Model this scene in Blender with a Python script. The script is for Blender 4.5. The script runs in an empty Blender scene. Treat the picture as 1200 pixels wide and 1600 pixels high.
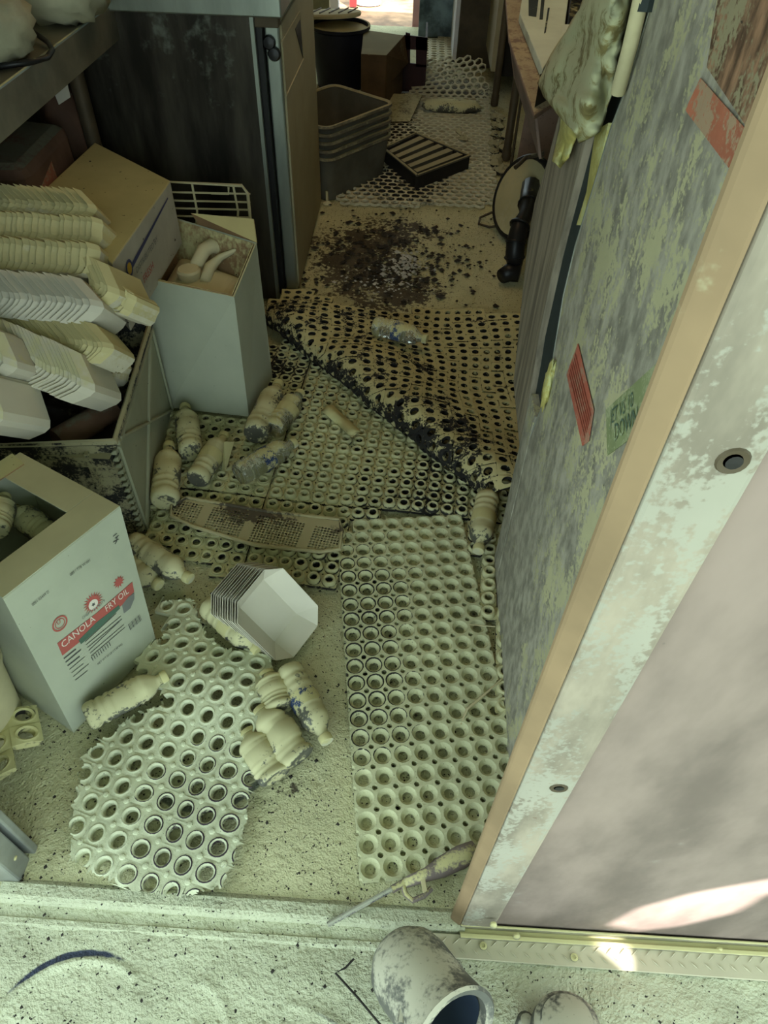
import bpy, math, random
import numpy as np
from mathutils import Vector, Matrix, noise as mnoise
random.seed(7); rng = np.random.default_rng(5)
PI = math.pi
scn = bpy.context.scene; COL = scn.collection

# ------------------------------------------------------------------ camera
FPX = 1100.0; CAMH = 1.3
Vv = np.array([-37.0, 1011.0, FPX]); Ff = np.array([80.0, -1195.0, FPX])
DN = Vv/np.linalg.norm(Vv)
FW = Ff/np.linalg.norm(Ff); FW = FW - DN*(FW@DN); FW /= np.linalg.norm(FW)
RT = np.cross(DN, FW)
cam = bpy.data.cameras.new('camera'); camo = bpy.data.objects.new('camera', cam); COL.objects.link(camo)
cam.sensor_fit = 'VERTICAL'; cam.sensor_height = 36; cam.lens = FPX/1600*36; cam.clip_start = .02; cam.clip_end = 200
cx = Vector((RT[0], FW[0], -DN[0])); cy = Vector((-RT[1], -FW[1], DN[1])); cz = Vector((-RT[2], -FW[2], DN[2]))
camo.matrix_world = Matrix(((cx.x, cy.x, cz.x, 0), (cx.y, cy.y, cz.y, 0), (cx.z, cy.z, cz.z, CAMH), (0, 0, 0, 1)))
scn.camera = camo

# ------------------------------------------------------------------ sky, sun, added fill light, exposure
w = bpy.data.worlds.new('world'); scn.world = w; w.use_nodes = True
w.node_tree.nodes['Background'].inputs[0].default_value = (.80, 1.0, 1.01, 1)
w.node_tree.nodes['Background'].inputs[1].default_value = 3.4
SUND = Vector((-.30, .60, -.74)).normalized()
sl = bpy.data.lights.new('sun', 'SUN'); sl.energy = 24; sl.angle = .0045; sl.color = (1, .94, .90)
so = bpy.data.objects.new('sun', sl); COL.objects.link(so); so.rotation_euler = SUND.to_track_quat('-Z', 'Y').to_euler(); so.location = (0, 0, 6)
def area_light(name, loc, rot, sx, sy, e, c):
    l = bpy.data.lights.new(name, 'AREA'); l.shape = 'RECTANGLE'; l.size = sx; l.size_y = sy; l.energy = e; l.color = c
    o = bpy.data.objects.new(name, l); COL.objects.link(o); o.location = loc; o.rotation_euler = rot; return o
area_light('added_fill_light', (-.1, 2.6, 2.02), (0, 0, 0), .3, 1.2, 5, (1, .70, .36))  # warm fill light added to brighten the deep aisle, no fixture in view
scn.view_settings.view_transform = 'Standard'; scn.view_settings.look = 'None'
scn.view_settings.exposure = 0.0; scn.view_settings.gamma = 1; scn.view_settings.use_curve_mapping = False

# ------------------------------------------------------------------ pixel -> place helpers
def ray(x, y):
    d = np.array([x-600.0, y-800.0, FPX]); return np.array([d@RT, d@FW, -(d@DN)])
def fl(x, y, z=0.0):
    r = ray(x, y); p = r*(z-CAMH)/r[2]; return Vector((p[0], p[1], z))
def onx(x, y, X):
    r = ray(x, y); p = r*X/r[0]; return Vector((X, p[1], CAMH+p[2]))
def ony(x, y, Y):
    r = ray(x, y); p = r*Y/r[1]; return Vector((p[0], Y, CAMH+p[2]))
def projn(p):
    p = np.asarray(p, float)-np.array([0, 0, CAMH])
    c = p[..., 0:1]*RT + p[..., 1:2]*FW - p[..., 2:3]*DN
    return 600+FPX*c[..., 0]/c[..., 2], 800+FPX*c[..., 1]/c[..., 2]
def inpoly(x, y, poly):
    c = False; n = len(poly); j = n-1
    for i in range(n):
        xi, yi = poly[i]; xj, yj = poly[j]
        if (yi > y) != (yj > y) and x < (xj-xi)*(y-yi)/(yj-yi)+xi: c = not c
        j = i
    return c
def S(r, g, b):
    f = lambda v: (v/255/12.92) if v <= 10 else ((v/255+.055)/1.055)**2.4
    return (f(r), f(g), f(b), 1)

# ------------------------------------------------------------------ materials
POW = (.60, .56, .29, 1)
def mat(name, base, rough=.75, metal=0.0, dust=None, dustcol=POW, dscale=9, spread=.5, nz=.6, var=.18, vscale=6,
        speck=0.0, sscale=150, speckcol=(.03, .025, .02, 1), bump=.25, bscale=60, bdist=.004, stains=(), stainn=1.2, aniso=None,
        trans=0.0, ior=1.45, spec=.3, smear=(), lip=None, fine=0.0):
    m = bpy.data.materials.new(name); m.use_nodes = True; nt = m.node_tree; N = nt.nodes; L = nt.links
    b = N['Principled BSDF']; b.inputs['Roughness'].default_value = rough; b.inputs['Metallic'].default_value = metal
    b.inputs['Specular IOR Level'].default_value = spec
    if trans: b.inputs['Transmission Weight'].default_value = trans; b.inputs['IOR'].default_value = ior
    geo = N.new('ShaderNodeNewGeometry'); pos = geo.outputs['Position']
    def math_(op, a, c, d=None, clamp=False):
        n = N.new('ShaderNodeMath'); n.operation = op; n.use_clamp = clamp
        for i, v in enumerate((a, c, d)):
            if v is None: continue
            if isinstance(v, (int, float)): n.inputs[i].default_value = v
            else: L.new(v, n.inputs[i])
        return n.outputs[0]
    def nz_(scale, detail=4, vec=pos, rough=.6):
        n = N.new('ShaderNodeTexNoise'); n.inputs['Scale'].default_value = scale; n.inputs['Detail'].default_value = detail
        n.inputs['Roughness'].default_value = rough; L.new(vec, n.inputs['Vector']); return n.outputs['Fac']
    def mix(f, a, c):
        n = N.new('ShaderNodeMix'); n.data_type = 'RGBA'
        if isinstance(f, (int, float)): n.inputs[0].default_value = f
        else: L.new(f, n.inputs[0])
        for s, v in ((6, a), (7, c)):
            if isinstance(v, tuple): n.inputs[s].default_value = v
            else: L.new(v, n.inputs[s])
        return n.outputs[2]
    vec = pos
    if aniso:
        mp = N.new('ShaderNodeMapping'); mp.inputs['Scale'].default_value = aniso; L.new(pos, mp.inputs['Vector']); vec = mp.outputs[0]
    def rngm(v, a, c):
        n = N.new('ShaderNodeMapRange'); n.interpolation_type = 'SMOOTHSTEP'; L.new(v, n.inputs[0]); n.inputs[1].default_value = a; n.inputs[2].default_value = c; return n.outputs[0]
    v1 = nz_(vscale, 5, vec)
    dark = tuple(max(0, c*(1-var*1.6)) for c in base[:3])+(1,); lite = tuple(min(1, c*(1+var)) for c in base[:3])+(1,)
    col = mix(rngm(v1, .3, .7), dark, lite)
    if dust is not None:
        sx = N.new('ShaderNodeSeparateXYZ'); L.new(geo.outputs['Normal'], sx.inputs[0])
        val = math_('MULTIPLY_ADD', sx.outputs[2], nz, dust-.5)
        d1 = math_('ADD', math_('MULTIPLY', math_('SUBTRACT', nz_(dscale, 5, vec), .5), spread*2.2), math_('MULTIPLY', math_('SUBTRACT', nz_(dscale*9, 3), .5), spread*1.3))
        val = math_('ADD', val, d1)
        if lip: at_ = N.new('ShaderNodeAttribute'); at_.attribute_name = 'lip'
        for (sx0, sy0, sz0, r, amp) in stains:
            vd = N.new('ShaderNodeVectorMath'); vd.operation = 'DISTANCE'; L.new(pos, vd.inputs[0]); vd.inputs[1].default_value = (sx0, sy0, sz0)
            q = math_('SUBTRACT', 1, math_('DIVIDE', vd.outputs['Value'], r), clamp=True)
            q = math_('MULTIPLY', q, math_('ADD', math_('MULTIPLY_ADD', nz_(14, 4), stainn*1.6, 1-stainn*1.8), math_('MULTIPLY', nz_(75, 4), stainn*2.0)))
            if lip and lip[2]: q = math_('MULTIPLY', q, math_('MULTIPLY_ADD', at_.outputs['Fac'], lip[2], .22))
            val = math_('SUBTRACT', val, math_('MULTIPLY', q, amp))
        if lip: val = math_('ADD', val, math_('MULTIPLY_ADD', at_.outputs['Fac'], lip[0], lip[1]))
        mask = rngm(val, -.10, .14)
        dv = mix(rngm(nz_(3.5, 4), .3, .7), tuple(c*.86 for c in dustcol[:3])+(1,), tuple(min(1, c*1.08) for c in dustcol[:3])+(1,))
        col = mix(mask, col, dv)
        if metal: L.new(math_('MULTIPLY', math_('SUBTRACT', 1, mask), metal), b.inputs['Metallic'])
        if trans: L.new(math_('MULTIPLY', math_('SUBTRACT', 1, mask), trans), b.inputs['Transmission Weight'])
        L.new(math_('MULTIPLY_ADD', mask, .93-rough, rough), b.inputs['Roughness'])
    if speck:
        sm = rngm(nz_(sscale, 2, pos, .5), .80-speck*.22, .84-speck*.22)
        col = mix(sm, col, speckcol)
        sm2 = rngm(nz_(sscale*.38, 3, pos, .6), .80-speck*.15, .83-speck*.15); col = mix(math_('MULTIPLY', sm2, .7), col, speckcol)
    for (ax, ay, r, wd, a0, a1, scol) in smear:      # arc-shaped scuffs with their own colour
        sp = N.new('ShaderNodeSeparateXYZ'); L.new(pos, sp.inputs[0])
        dx = math_('SUBTRACT', sp.outputs[0], ax); dy = math_('SUBTRACT', sp.outputs[1], ay)
        rr = math_('SQRT', math_('ADD', math_('MULTIPLY', dx, dx), math_('MULTIPLY', dy, dy)), 0)
        th = math_('ARCTAN2', dy, dx)
        mid = (a0+a1)/2; hw = (a1-a0)/2
        tt = math_('SUBTRACT', 1, math_('DIVIDE', math_('ABSOLUTE', math_('SUBTRACT', th, mid), 0), hw), clamp=True)
        k = math_('SUBTRACT', 1, math_('DIVIDE', math_('ABSOLUTE', math_('SUBTRACT', rr, r), 0), wd), clamp=True)
        k = math_('MULTIPLY', math_('MULTIPLY', k, math_('POWER', tt, .5)), math_('MULTIPLY_ADD', nz_(60, 4), 1.6, .3))
        col = mix(rngm(k, .15, .5), col, scol)
    L.new(col, b.inputs['Base Color'])
    if bump:
        bn = N.new('ShaderNodeBump'); bn.inputs['Strength'].default_value = bump; bn.inputs['Distance'].default_value = bdist
        hh = math_('ADD', nz_(bscale, 5, vec), math_('MULTIPLY', nz_(bscale*.2, 4), 1.5))
        if fine: hh = math_('ADD', hh, math_('MULTIPLY', nz_(bscale*3.5, 3), fine)); L.new(hh, bn.inputs['Height']); L.new(bn.outputs[0], b.inputs['Normal'])
    return m
RUB = (.022, .021, .02, 1)
M = {}
M['floor'] = mat('powder_floor', (.11, .09, .06, 1), dust=.78, spread=.5, nz=.6, speck=.7, sscale=190, bump=.9, bscale=80, bdist=.007, fine=.5, dustcol=(.62, .60, .37, 1),
    stains=[(-.20, 2.62, 0, .36, 1.25), (-.16, 2.30, 0, .36, 1.15), (.04, 2.25, 0, .25, .8), (.02, 2.75, 0, .22, .75), (.2, 2.7, 0, .2, .4), (.0, 3.6, 0, .75, 1.6), (.05, 4.4, 0, .7, 1.6), (.02, 1.75, 0, .3, 1.2), (-.2, .45, 0, .09, .62), (-.16, .50, 0, .05, .6)], smear=[(-.33, .58, .13, .012, -2.6, -.2, (.16, .17, .13, 1))])
ARC = (-.4368, .0734, .1465, .0075, 1.2, 2.55, (.05, .06, .10, 1))
M['step'] = mat('powder_step', (.08, .08, .09, 1), dust=.75, dustcol=(.54, .55, .39, 1), spread=.45, speck=.62, sscale=170, bump=.9, bscale=45, bdist=.010, fine=.6,
    smear=[ARC, (-.14, -.03, .20, .004, .5, 1.3, (.33, .34, .27, 1))])
M['mat_near'] = mat('dusted_rubber_near', RUB, dust=.82, nz=.42, spread=.55, dscale=20, dustcol=(.60, .60, .38, 1), speck=.4, sscale=260, bump=.5, bscale=160, bdist=.003, fine=.4, lip=(-.05, 0, 1.1),
    stains=[(-.09, .98, .01, .24, 1.1), (-.09, .82, .01, .19, 1.1), (-.03, .66, .01, .17, 1.2), (-.1, .58, .01, .12, 1.0)])
M['mat_tile'] = mat('dusted_rubber_tile', RUB, dust=.62, nz=.45, spread=.6, speck=.35, sscale=260, bump=.4, bscale=140, bdist=.003, lip=(.30, -.12, 0), dustcol=(.58, .56, .33, 1),
    stains=[(-.05, 1.05, .02, .2, .5), (-.4, 1.75, .02, .25, .6), (.1, 1.25, .02, .25, .45)])
M['mat_fold'] = mat('charred_rubber', RUB, dust=.40, nz=.62, spread=1.15, dscale=18, speck=.45, sscale=220, bump=.6, bscale=120, bdist=.005, dustcol=(.54, .48, .25, 1),
    stains=[(-.34, 1.95, .03, .20, .6), (-.12, 1.72, .05, .22, .4), (.05, 1.52, .06, .20, .4), (-.12, 2.0, .03, .18, .5), (.06, 1.75, .03, .14, .45), (.15, 1.38, .05, .18, .6), (.25, 2.0, 0, .12, .3)])
M['mat_far'] = mat('far_rubber', (.03, .028, .026, 1), dust=.72, nz=.5, spread=.25, dustcol=(.62, .58, .42, 1), speck=.2, bump=.2,
    stains=[(-.05, 3.15, .01, .3, .7), (-.25, 3.8, .01, .4, .7)])
M['mat_torn'] = mat('torn_rubber', (.05, .035, .045, 1), dust=.85, nz=.40, spread=.55, dscale=20, dustcol=(.63, .65, .46, 1), speck=.4, sscale=260, bump=.5, bscale=140, bdist=.003, fine=.4, lip=(-.05, 0, 1.3),
    stains=[(-.31, .37, .03, .22, 1.15), (-.25, .46, .03, .2, 1.1), (-.33, .36, .03, .1, .5)])
M['card_white'] = mat('white_carton', S(176, 180, 160), dust=.05, nz=.9, spread=.2, dustcol=(.58, .54, .33, 1), var=.05, bump=.12, bscale=50, bdist=.002, speck=.12)
M['card_brown'] = mat('dusty_brown_card', S(150, 120, 88), dust=.28, nz=.75, spread=.35, var=.12, bump=.2, speck=.35, sscale=90)
M['card_box3'] = mat('dusty_printed_carton', S(170, 165, 150), dust=.15, nz=.9, spread=.2, dustcol=(.48, .42, .2, 1), var=.08, bump=.2, speck=.45, sscale=70)
M['card_dark'] = mat('dark_card', S(52, 40, 28), dust=.02, nz=.6, spread=.3, dustcol=(.5, .46, .28, 1), bump=.2)
M['card_far'] = mat('dim_far_card', S(92, 72, 50), dust=.12, nz=.8, spread=.25, dustcol=(.30, .27, .16, 1), bump=.2)
M['tray'] = mat('white_tray_paper', S(204, 198, 178), dust=.15, nz=.45, spread=.55, dscale=5, dustcol=(.66, .62, .38, 1), var=.03, bump=.08, bscale=70, bdist=.001)
M['tray_clean'] = mat('clean_tray_paper', S(208, 203, 186), dust=.02, nz=.25, spread=.45, dustcol=(.66, .63, .42, 1), var=.03, bump=.06, bscale=70, bdist=.001)
M['tray_dusty'] = mat('dusty_tray_paper', S(214, 208, 184), dust=.55, nz=.4, spread=.4, dscale=7, dustcol=(.62, .55, .29, 1), var=.05, bump=.3, speck=.25, sscale=130)
M['bottle_dust'] = mat('powdered_bottle', (.11, .11, .09, 1), rough=.35, dust=.47, nz=.5, spread=1.15, dscale=16, dustcol=(.60, .57, .34, 1), speck=.25, sscale=200, bump=.5, bscale=55, bdist=.004)
M['bottle_clear'] = mat('clear_dirty_bottle', (.75, .78, .72, 1), rough=.12, dust=.22, nz=.4, spread=.5, dscale=20, trans=.92, bump=.25, bscale=40, spec=.5)
M['label_blue'] = mat('blue_bottle_label', S(48, 68, 108), rough=.4, dust=.42, nz=.3, spread=1.1, dscale=40, bump=.2)
M['label_dust'] = mat('dusty_label', S(150, 140, 110), dust=.5, nz=.4, spread=.5, bump=.3)
M['cap'] = mat('dusty_cap', S(200, 200, 180), dust=.55, nz=.3, spread=.3, bump=.2)
M['steel'] = mat('dusty_steel', S(150, 158, 150), rough=.38, metal=.8, dust=.08, nz=.5, spread=.3, var=.15, bump=.12, aniso=(1, 1, .25), vscale=10, speck=.15)
M['steel_dark'] = mat('sooty_steel_side', S(66, 62, 54), rough=.45, metal=.45, dust=.27, nz=.2, spread=.60, dscale=3.2, dustcol=(.13, .14, .115, 1), var=.45, vscale=4, bump=.12, aniso=(2.6, 2.6, .5), speck=.2)
M['shelf'] = mat('smoky_shelf_steel', S(128, 124, 108), rough=.5, metal=.5, dust=.12, nz=.25, spread=.3, dustcol=(.3, .28, .2, 1), var=.2, bump=.1)
M['door_beige'] = mat('dusty_door_front', S(158, 148, 118), dust=.4, nz=.3, spread=.15, dustcol=(.42, .37, .24, 1), var=.06, bump=.08)
M['black'] = mat('black_plastic', (.012, .012, .013, 1), rough=.4, dust=.02, nz=.35, spread=.35, bump=.2, speck=0)
M['black_soot'] = mat('sooty_black', (.02, .017, .014, 1), rough=.8, dust=.0, nz=.4, spread=.3, dustcol=(.3, .27, .17, 1), bump=.3)
M['crate'] = mat('dusty_crate', (.03, .03, .03, 1), dust=.48, nz=.55, spread=.6, dscale=20, dustcol=(.4, .37, .23, 1), bump=.3, speck=.3)
M['crate_side'] = mat('dusted_grey_crate_side', (.06, .065, .06, 1), dust=.78, nz=.2, spread=.25, dustcol=(.33, .34, .24, 1), bump=.3, speck=.35, sscale=120)
M['tub'] = mat('grey_tub_plastic', S(96, 92, 80), dust=.22, nz=.6, spread=.25, dustcol=(.36, .31, .18, 1), bump=.1)
M['bucket'] = mat('navy_bucket', (.015, .017, .03, 1), rough=.4, dust=.05, nz=.8, spread=.2, dustcol=(.42, .36, .2, 1), bump=.1)
M['maroon'] = mat('dark_maroon_crate', (.035, .012, .014, 1), rough=.6, dust=.02, nz=.4, spread=.2, bump=.1)
M['post'] = mat('weathered_post', S(150, 140, 124), dust=.45, nz=.2, spread=1.0, dscale=16, dustcol=(.34, .325, .265, 1), var=.22, vscale=12, aniso=(1.5, 1.5, .6), speck=.25, sscale=60, speckcol=(.2, .15, .11, 1), bump=.3, bscale=30)
M['post_edge'] = mat('worn_post_edge', S(140, 118, 90), dust=.2, nz=.1, spread=.5, dscale=8, dustcol=(.55, .57, .36, 1), var=.12, bump=.3)
M['wallskin'] = mat('grey_wall_skin', S(136, 120, 112), rough=.6, dust=.30, nz=.2, spread=.55, dscale=5, dustcol=(.32, .28, .24, 1), var=.22, vscale=7, aniso=(1.2, 1.2, .5), speck=.08, sscale=50, speckcol=(.15, .12, .1, 1), bump=.15, bscale=200, bdist=.001)
M['panelB'] = mat('streaked_panel', S(158, 154, 140), rough=.6, metal=0, dust=.46, nz=.1, spread=1.1, dscale=16, dustcol=(.46, .44, .27, 1), var=.25, vscale=40, aniso=(1, 1.0, .6), speck=.1, sscale=90, bump=.5, bscale=60,
    stains=[(.24, .95, .0, .5, .5), (.24, 1.0, .4, .4, .35)])
M['panelA'] = mat('grained_panel', S(142, 132, 116), rough=.7, dust=.15, nz=.1, spread=.3, dscale=5, dustcol=(.3, .3, .2, 1), var=.28, vscale=40, aniso=(1, 1.2, .12), bump=.3, bscale=60)
M['foam'] = mat('yellow_foam', S(188, 178, 106), dust=.45, nz=.3, spread=.6, dscale=20, dustcol=(.58, .58, .28, 1), var=.2, vscale=20, bump=.6, bscale=40, speck=.2)
M['bag'] = mat('powder_coated_bag', S(150, 138, 92), rough=.9, dust=.62, nz=.3, spread=.6, dscale=14, dustcol=(.50, .50, .31, 1), var=.3, vscale=14, bump=.5, bscale=26, bdist=.01)
M['gasket'] = mat('dark_gasket', (.03, .04, .04, 1), dust=.1, nz=.2, spread=.6, dustcol=(.36, .38, .22, 1), bump=.2)
M['red'] = mat('red_sticker', S(180, 98, 80), dust=.42, nz=.1, spread=.9, dscale=30, dustcol=(.40, .22, .15, 1), bump=.2, bscale=120, var=.1)
M['redline'] = mat('dark_sticker_line', S(140, 66, 50), dust=.2, nz=0, spread=.4, dustcol=(.55, .33, .2, 1), bump=.1)
M['greenlabel'] = mat('green_label', S(136, 146, 104), dust=.5, nz=.1, spread=.7, dscale=26, dustcol=(.36, .38, .23, 1), bump=.2)
M['greenprint'] = mat('green_print', S(84, 106, 92), dust=.42, nz=0, spread=.9, dscale=30, dustcol=(.36, .42, .26, 1), bump=.1)
M['photo'] = mat('scorched_menu_photo', S(140, 108, 84), dust=.45, nz=0, spread=1.0, dscale=20, dustcol=(.32, .28, .17, 1), var=.45, vscale=60, aniso=(1, 1, .4), bump=.5, speck=.5, sscale=80)
M['orange'] = mat('faded_orange_sticker', S(176, 108, 84), dust=.5, nz=0, spread=.9, dscale=22, dustcol=(.40, .28, .18, 1), var=.15, bump=.3)
M['alu'] = mat('dusty_aluminium', S(176, 170, 150), rough=.4, metal=.5, dust=.35, nz=.4, spread=.3, bump=.1)
M['alu_jamb'] = mat('jamb_aluminium', S(165, 168, 165), rough=.4, metal=.6, dust=.1, nz=.5, spread=.3, bump=.1)
M['tread'] = mat('tread_plate', S(150, 140, 110), dust=.75, nz=.5, spread=.25, dustcol=(.54, .50, .36, 1), bump=.2)
M['redprint'] = mat('red_print', S(176, 92, 84), dust=None, var=.1, bump=.05)
M['greyprint'] = mat('grey_print', S(120, 122, 118), dust=None, var=.1, bump=0)
M['blackprint'] = mat('dark_print', S(84, 84, 82), dust=None, var=.1, bump=0)
M['creamprint'] = mat('cream_print', S(222, 214, 200), dust=None, var=.05, bump=0)
M['greenstrip'] = mat('green_print_strip', S(82, 108, 92), dust=None, var=.1, bump=0)
M['blueprint'] = mat('blue_print', S(58, 62, 96), dust=None, var=.1, bump=0)
M['yellowprint'] = mat('yellow_print', S(186, 150, 50), dust=None, var=.1, bump=0)
M['grille'] = mat('dusty_grille', S(92, 84, 72), rough=.6, metal=.2, dust=.78, nz=.4, spread=.4, dscale=14, dustcol=(.48, .43, .26, 1), bump=.3, stains=[(-.38, 1.15, .03, .09, 1.3), (-.27, 1.13, .03, .09, .9), (-.53, 1.16, .03, .06, .8), (-.13, 1.10, .03, .06, .8)])
M['lighter'] = mat('soot_dusted_lighter', (.24, .19, .18, 1), dust=.12, nz=.45, spread=.5, dscale=25, bump=.4, bscale=90)
M['lighter_tip'] = mat('sooty_rod', (.12, .11, .12, 1), dust=.35, nz=.4, spread=.6, dscale=40, dustcol=(.42, .42, .34, 1), bump=.5, bscale=120)
M['pipe'] = mat('grey_pipe_rubber', S(92, 92, 86), rough=.55, dust=.32, nz=.4, spread=.45, dscale=16, dustcol=(.46, .44, .34, 1), speck=.3, sscale=200, bump=.3)
M['pipe_in'] = mat('dark_blue_lining', (.02, .03, .05, 1), rough=.5, bump=.1)
M['cloth'] = mat('pale_cloth', S(170, 168, 142), dust=.2, nz=.3, spread=.4, dustcol=(.4, .38, .24, 1), bump=.5, bscale=18, bdist=.01)
M['bag_brown'] = mat('brown_sack', S(112, 84, 68), dust=.08, nz=.5, spread=.3, dustcol=(.2, .19, .13, 1), var=.2, bump=.3, bscale=20)
M['white_bucket'] = mat('dusty_white_bucket', S(190, 182, 146), dust=.4, nz=.5, spread=.3, dustcol=(.5, .44, .25, 1), bump=.2)
M['counter'] = mat('dusty_counter_flange', S(138, 116, 104), dust=.1, nz=.5, spread=.6, dscale=14, dustcol=(.46, .38, .26, 1), var=.2, speck=.5, sscale=160, bump=.5)
M['mint'] = mat('powdered_steel_top', S(200, 214, 204), dust=.35, nz=.5, spread=.3, dustcol=(.72, .80, .72, 1), bump=.3)
M['leg_dark'] = mat('dull_brown_steel', S(84, 74, 58), rough=.6, metal=.3, dust=.1, nz=.4, spread=.3, dustcol=(.3, .26, .17, 1), bump=.3)
M['wall_in'] = mat('smoked_wall', S(150, 142, 112), dust=.3, nz=.2, spread=.3, dustcol=(.42, .38, .22, 1), bump=.1)
M['white_panel'] = mat('white_far_panel', S(225, 225, 228), dust=None, var=.06, bump=0)
M['pink_panel'] = mat('pink_far_panel', S(225, 175, 180), dust=None, var=.06, bump=0)  # nearly even pink base colour
M['grey_far'] = mat('grey_far_cabinet', S(110, 128, 136), rough=.5, metal=.3, dust=.05, nz=.1, spread=.5, dustcol=(.25, .3, .3, 1), var=.4, vscale=9, bump=.1)
M['straw'] = mat('straw_ground', S(150, 116, 86), dust=None, var=.4, vscale=4, bump=.6, bscale=14, bdist=.03)
M['lot'] = mat('grey_green_lot', S(112, 124, 108), dust=None, var=.2, vscale=2, bump=.3)
M['pad'] = mat('concrete_pad', S(168, 160, 140), dust=None, var=.15, bump=.3)
M['canopy'] = mat('awning_cloth', S(180, 190, 176), dust=None, var=.05, bump=0)  # plain pale colour of the added sun blockers
M['handle_white'] = mat('powdered_white_plastic', S(206, 196, 158), dust=.45, nz=.4, spread=.2, dustcol=(.62, .55, .34, 1), bump=.15)
M['crumb'] = mat('charred_crumb', (.03, .025, .02, 1), dust=None, bump=.3)
M['ash'] = mat('white_ash', (.55, .55, .52, 1), dust=None, bump=.4)
M['redthing'] = mat('red_plastic', S(200, 40, 40), dust=None, bump=0)
M['lamp'] = mat('fill_lamp_lens', (.8, .8, .75, 1), dust=None, bump=0)  # lens colour for the added fill lamp
M['scrap'] = mat('crumpled_label', S(176, 162, 116), dust=.5, nz=.3, spread=.5, bump=.6, bscale=50)

# ------------------------------------------------------------------ mesh helpers
def tag(o, label=None, cat=None, group=None, kind=None):
    if label: o['label'] = label
    if cat: o['category'] = cat
    if group: o['group'] = group
    if kind: o['kind'] = kind
    return o
def thing(name, label, cat, loc, group=None):
    o = bpy.data.objects.new(name, None); COL.objects.link(o); o.location = Vector(loc); o.empty_display_size = .02
    return tag(o, label, cat, group)
class MB:
    def __init__(s): s.v = []; s.f = []; s.m = []
    def add(s, vs, fs, mi=0):
        b = len(s.v); s.v += [tuple(x) for x in vs]; s.f += [tuple(b+i for i in f) for f in fs]; s.m += [mi]*len(fs); return s
    def hexa(s, q, mi=0):       # q: bottom 4 ccw, top 4 ccw
        return s.add(q, [(0, 3, 2, 1), (4, 5, 6, 7), (0, 1, 5, 4), (1, 2, 6, 5), (2, 3, 7, 6), (3, 0, 4, 7)], mi)
    def box(s, x0, x1, y0, y1, z0, z1, mi=0):
        return s.hexa([(x0, y0, z0), (x1, y0, z0), (x1, y1, z0), (x0, y1, z0), (x0, y0, z1), (x1, y0, z1), (x1, y1, z1), (x0, y1, z1)], mi)
    def slab(s, pts, t, mi=0):  # polygon pts (ccw from outside) thickened inwards by t
        P = [Vector(p) for p in pts]; n = (P[1]-P[0]).cross(P[2]-P[0]).normalized(); k = len(P)
        vs = P+[p-n*t for p in P]
        return s.add(vs, [tuple(range(k)), tuple(range(2*k-1, k-1, -1))]+[(i, i+k, (i+1) % k+k, (i+1) % k) for i in range(k)], mi)
    def tube(s, path, r, seg=8, mi=0, closed=False, caps=True):
        P = [Vector(p) for p in path]; n = len(P); R = r if isinstance(r, (list, tuple)) else [r]*n
        vs = []; up = None
        for i, p in enumerate(P):
            if closed: t = P[(i+1) % n]-P[i-1]
            else: t = P[min(i+1, n-1)]-P[max(i-1, 0)]
            t = t.normalized() if t.length > 1e-9 else Vector((0, 0, 1))
            if up is None: up = t.orthogonal().normalized()
            up = (up-t*up.dot(t)).normalized(); sd = t.cross(up)
            vs += [p+(up*math.cos(a)+sd*math.sin(a))*R[i] for a in [2*PI*k/seg for k in range(seg)]]
        fs = []
        for i in range(n if closed else n-1):
            j = (i+1) % n
            fs += [(i*seg+k, i*seg+(k+1) % seg, j*seg+(k+1) % seg, j*seg+k) for k in range(seg)]
        if caps and not closed: fs += [tuple(range(seg-1, -1, -1)), tuple((n-1)*seg+k for k in range(seg))]
        return s.add(vs, fs, mi)
    def lathe(s, prof, mtx=Matrix(), seg=20, mi=0, c0=True, c1=True, fn=None, a0=0, a1=2*PI):
        vs = []; n = len(prof)
        for (r, z) in prof:
            for k in range(seg):
                a = a0+(a1-a0)*k/seg; p = Vector((r*math.cos(a), r*math.sin(a), z))
                if fn: p = fn(p)
                vs.append(mtx@p)
        fs = [(i*seg+k, i*seg+(k+1) % seg, (i+1)*seg+(k+1) % seg, (i+1)*seg+k) for i in range(n-1) for k in range(seg)]
        if c0: fs.append(tuple(range(seg-1, -1, -1)))
        if c1: fs.append(tuple((n-1)*seg+k for k in range(seg)))
        return s.add(vs, fs, mi)
    def build(s, name, mats, parent=None, smooth=False, bevel=0, local=False, origin=None):
        V = np.array(s.v, float)
        off = np.zeros(3)
        if not local:
            if parent is not None: off = np.array(parent.matrix_world.translation) if False else np.array(parent.location)
            else: off = np.array(origin) if origin is not None else np.array([V[:, 0].mean(), V[:, 1].mean(), V[:, 2].min()])
        if parent is not None and parent.parent is not None and not local: off = off+np.array(parent.parent.location)
        me = bpy.data.meshes.new(name); me.from_pydata((V-off).tolist(), [], s.f)
        for m in (mats if isinstance(mats, (list, tuple)) else [mats]): me.materials.append(M[m])
        if len(me.materials) > 1: me.polygons.foreach_set('material_index', s.m)
        if smooth: me.polygons.foreach_set('use_smooth', [True]*len(me.polygons))
        me.update()
        o = bpy.data.objects.new(name, me); COL.objects.link(o)
        if parent is not None: o.parent = parent
        elif not local: o.location = Vector(off)
        if smooth and smooth != 'all':
            try: me.set_sharp_from_angle(angle=.7)
            except Exception: pass
        if bevel:
            b = o.modifiers.new('bevel', 'BEVEL'); b.width = bevel; b.segments = 2; b.limit_method = 'ANGLE'
        return o
def frame(o, z, xh=(0, 0, 1)):
    z = Vector(z).normalized(); x = Vector(xh); x = (x-z*x.dot(z)).normalized(); y = z.cross(x)
    return Matrix(((x.x, y.x, z.x, o[0]), (x.y, y.y, z.y, o[1]), (x.z, y.z, z.z, o[2]), (0, 0, 0, 1)))
def nearest(P, a): return P
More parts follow.
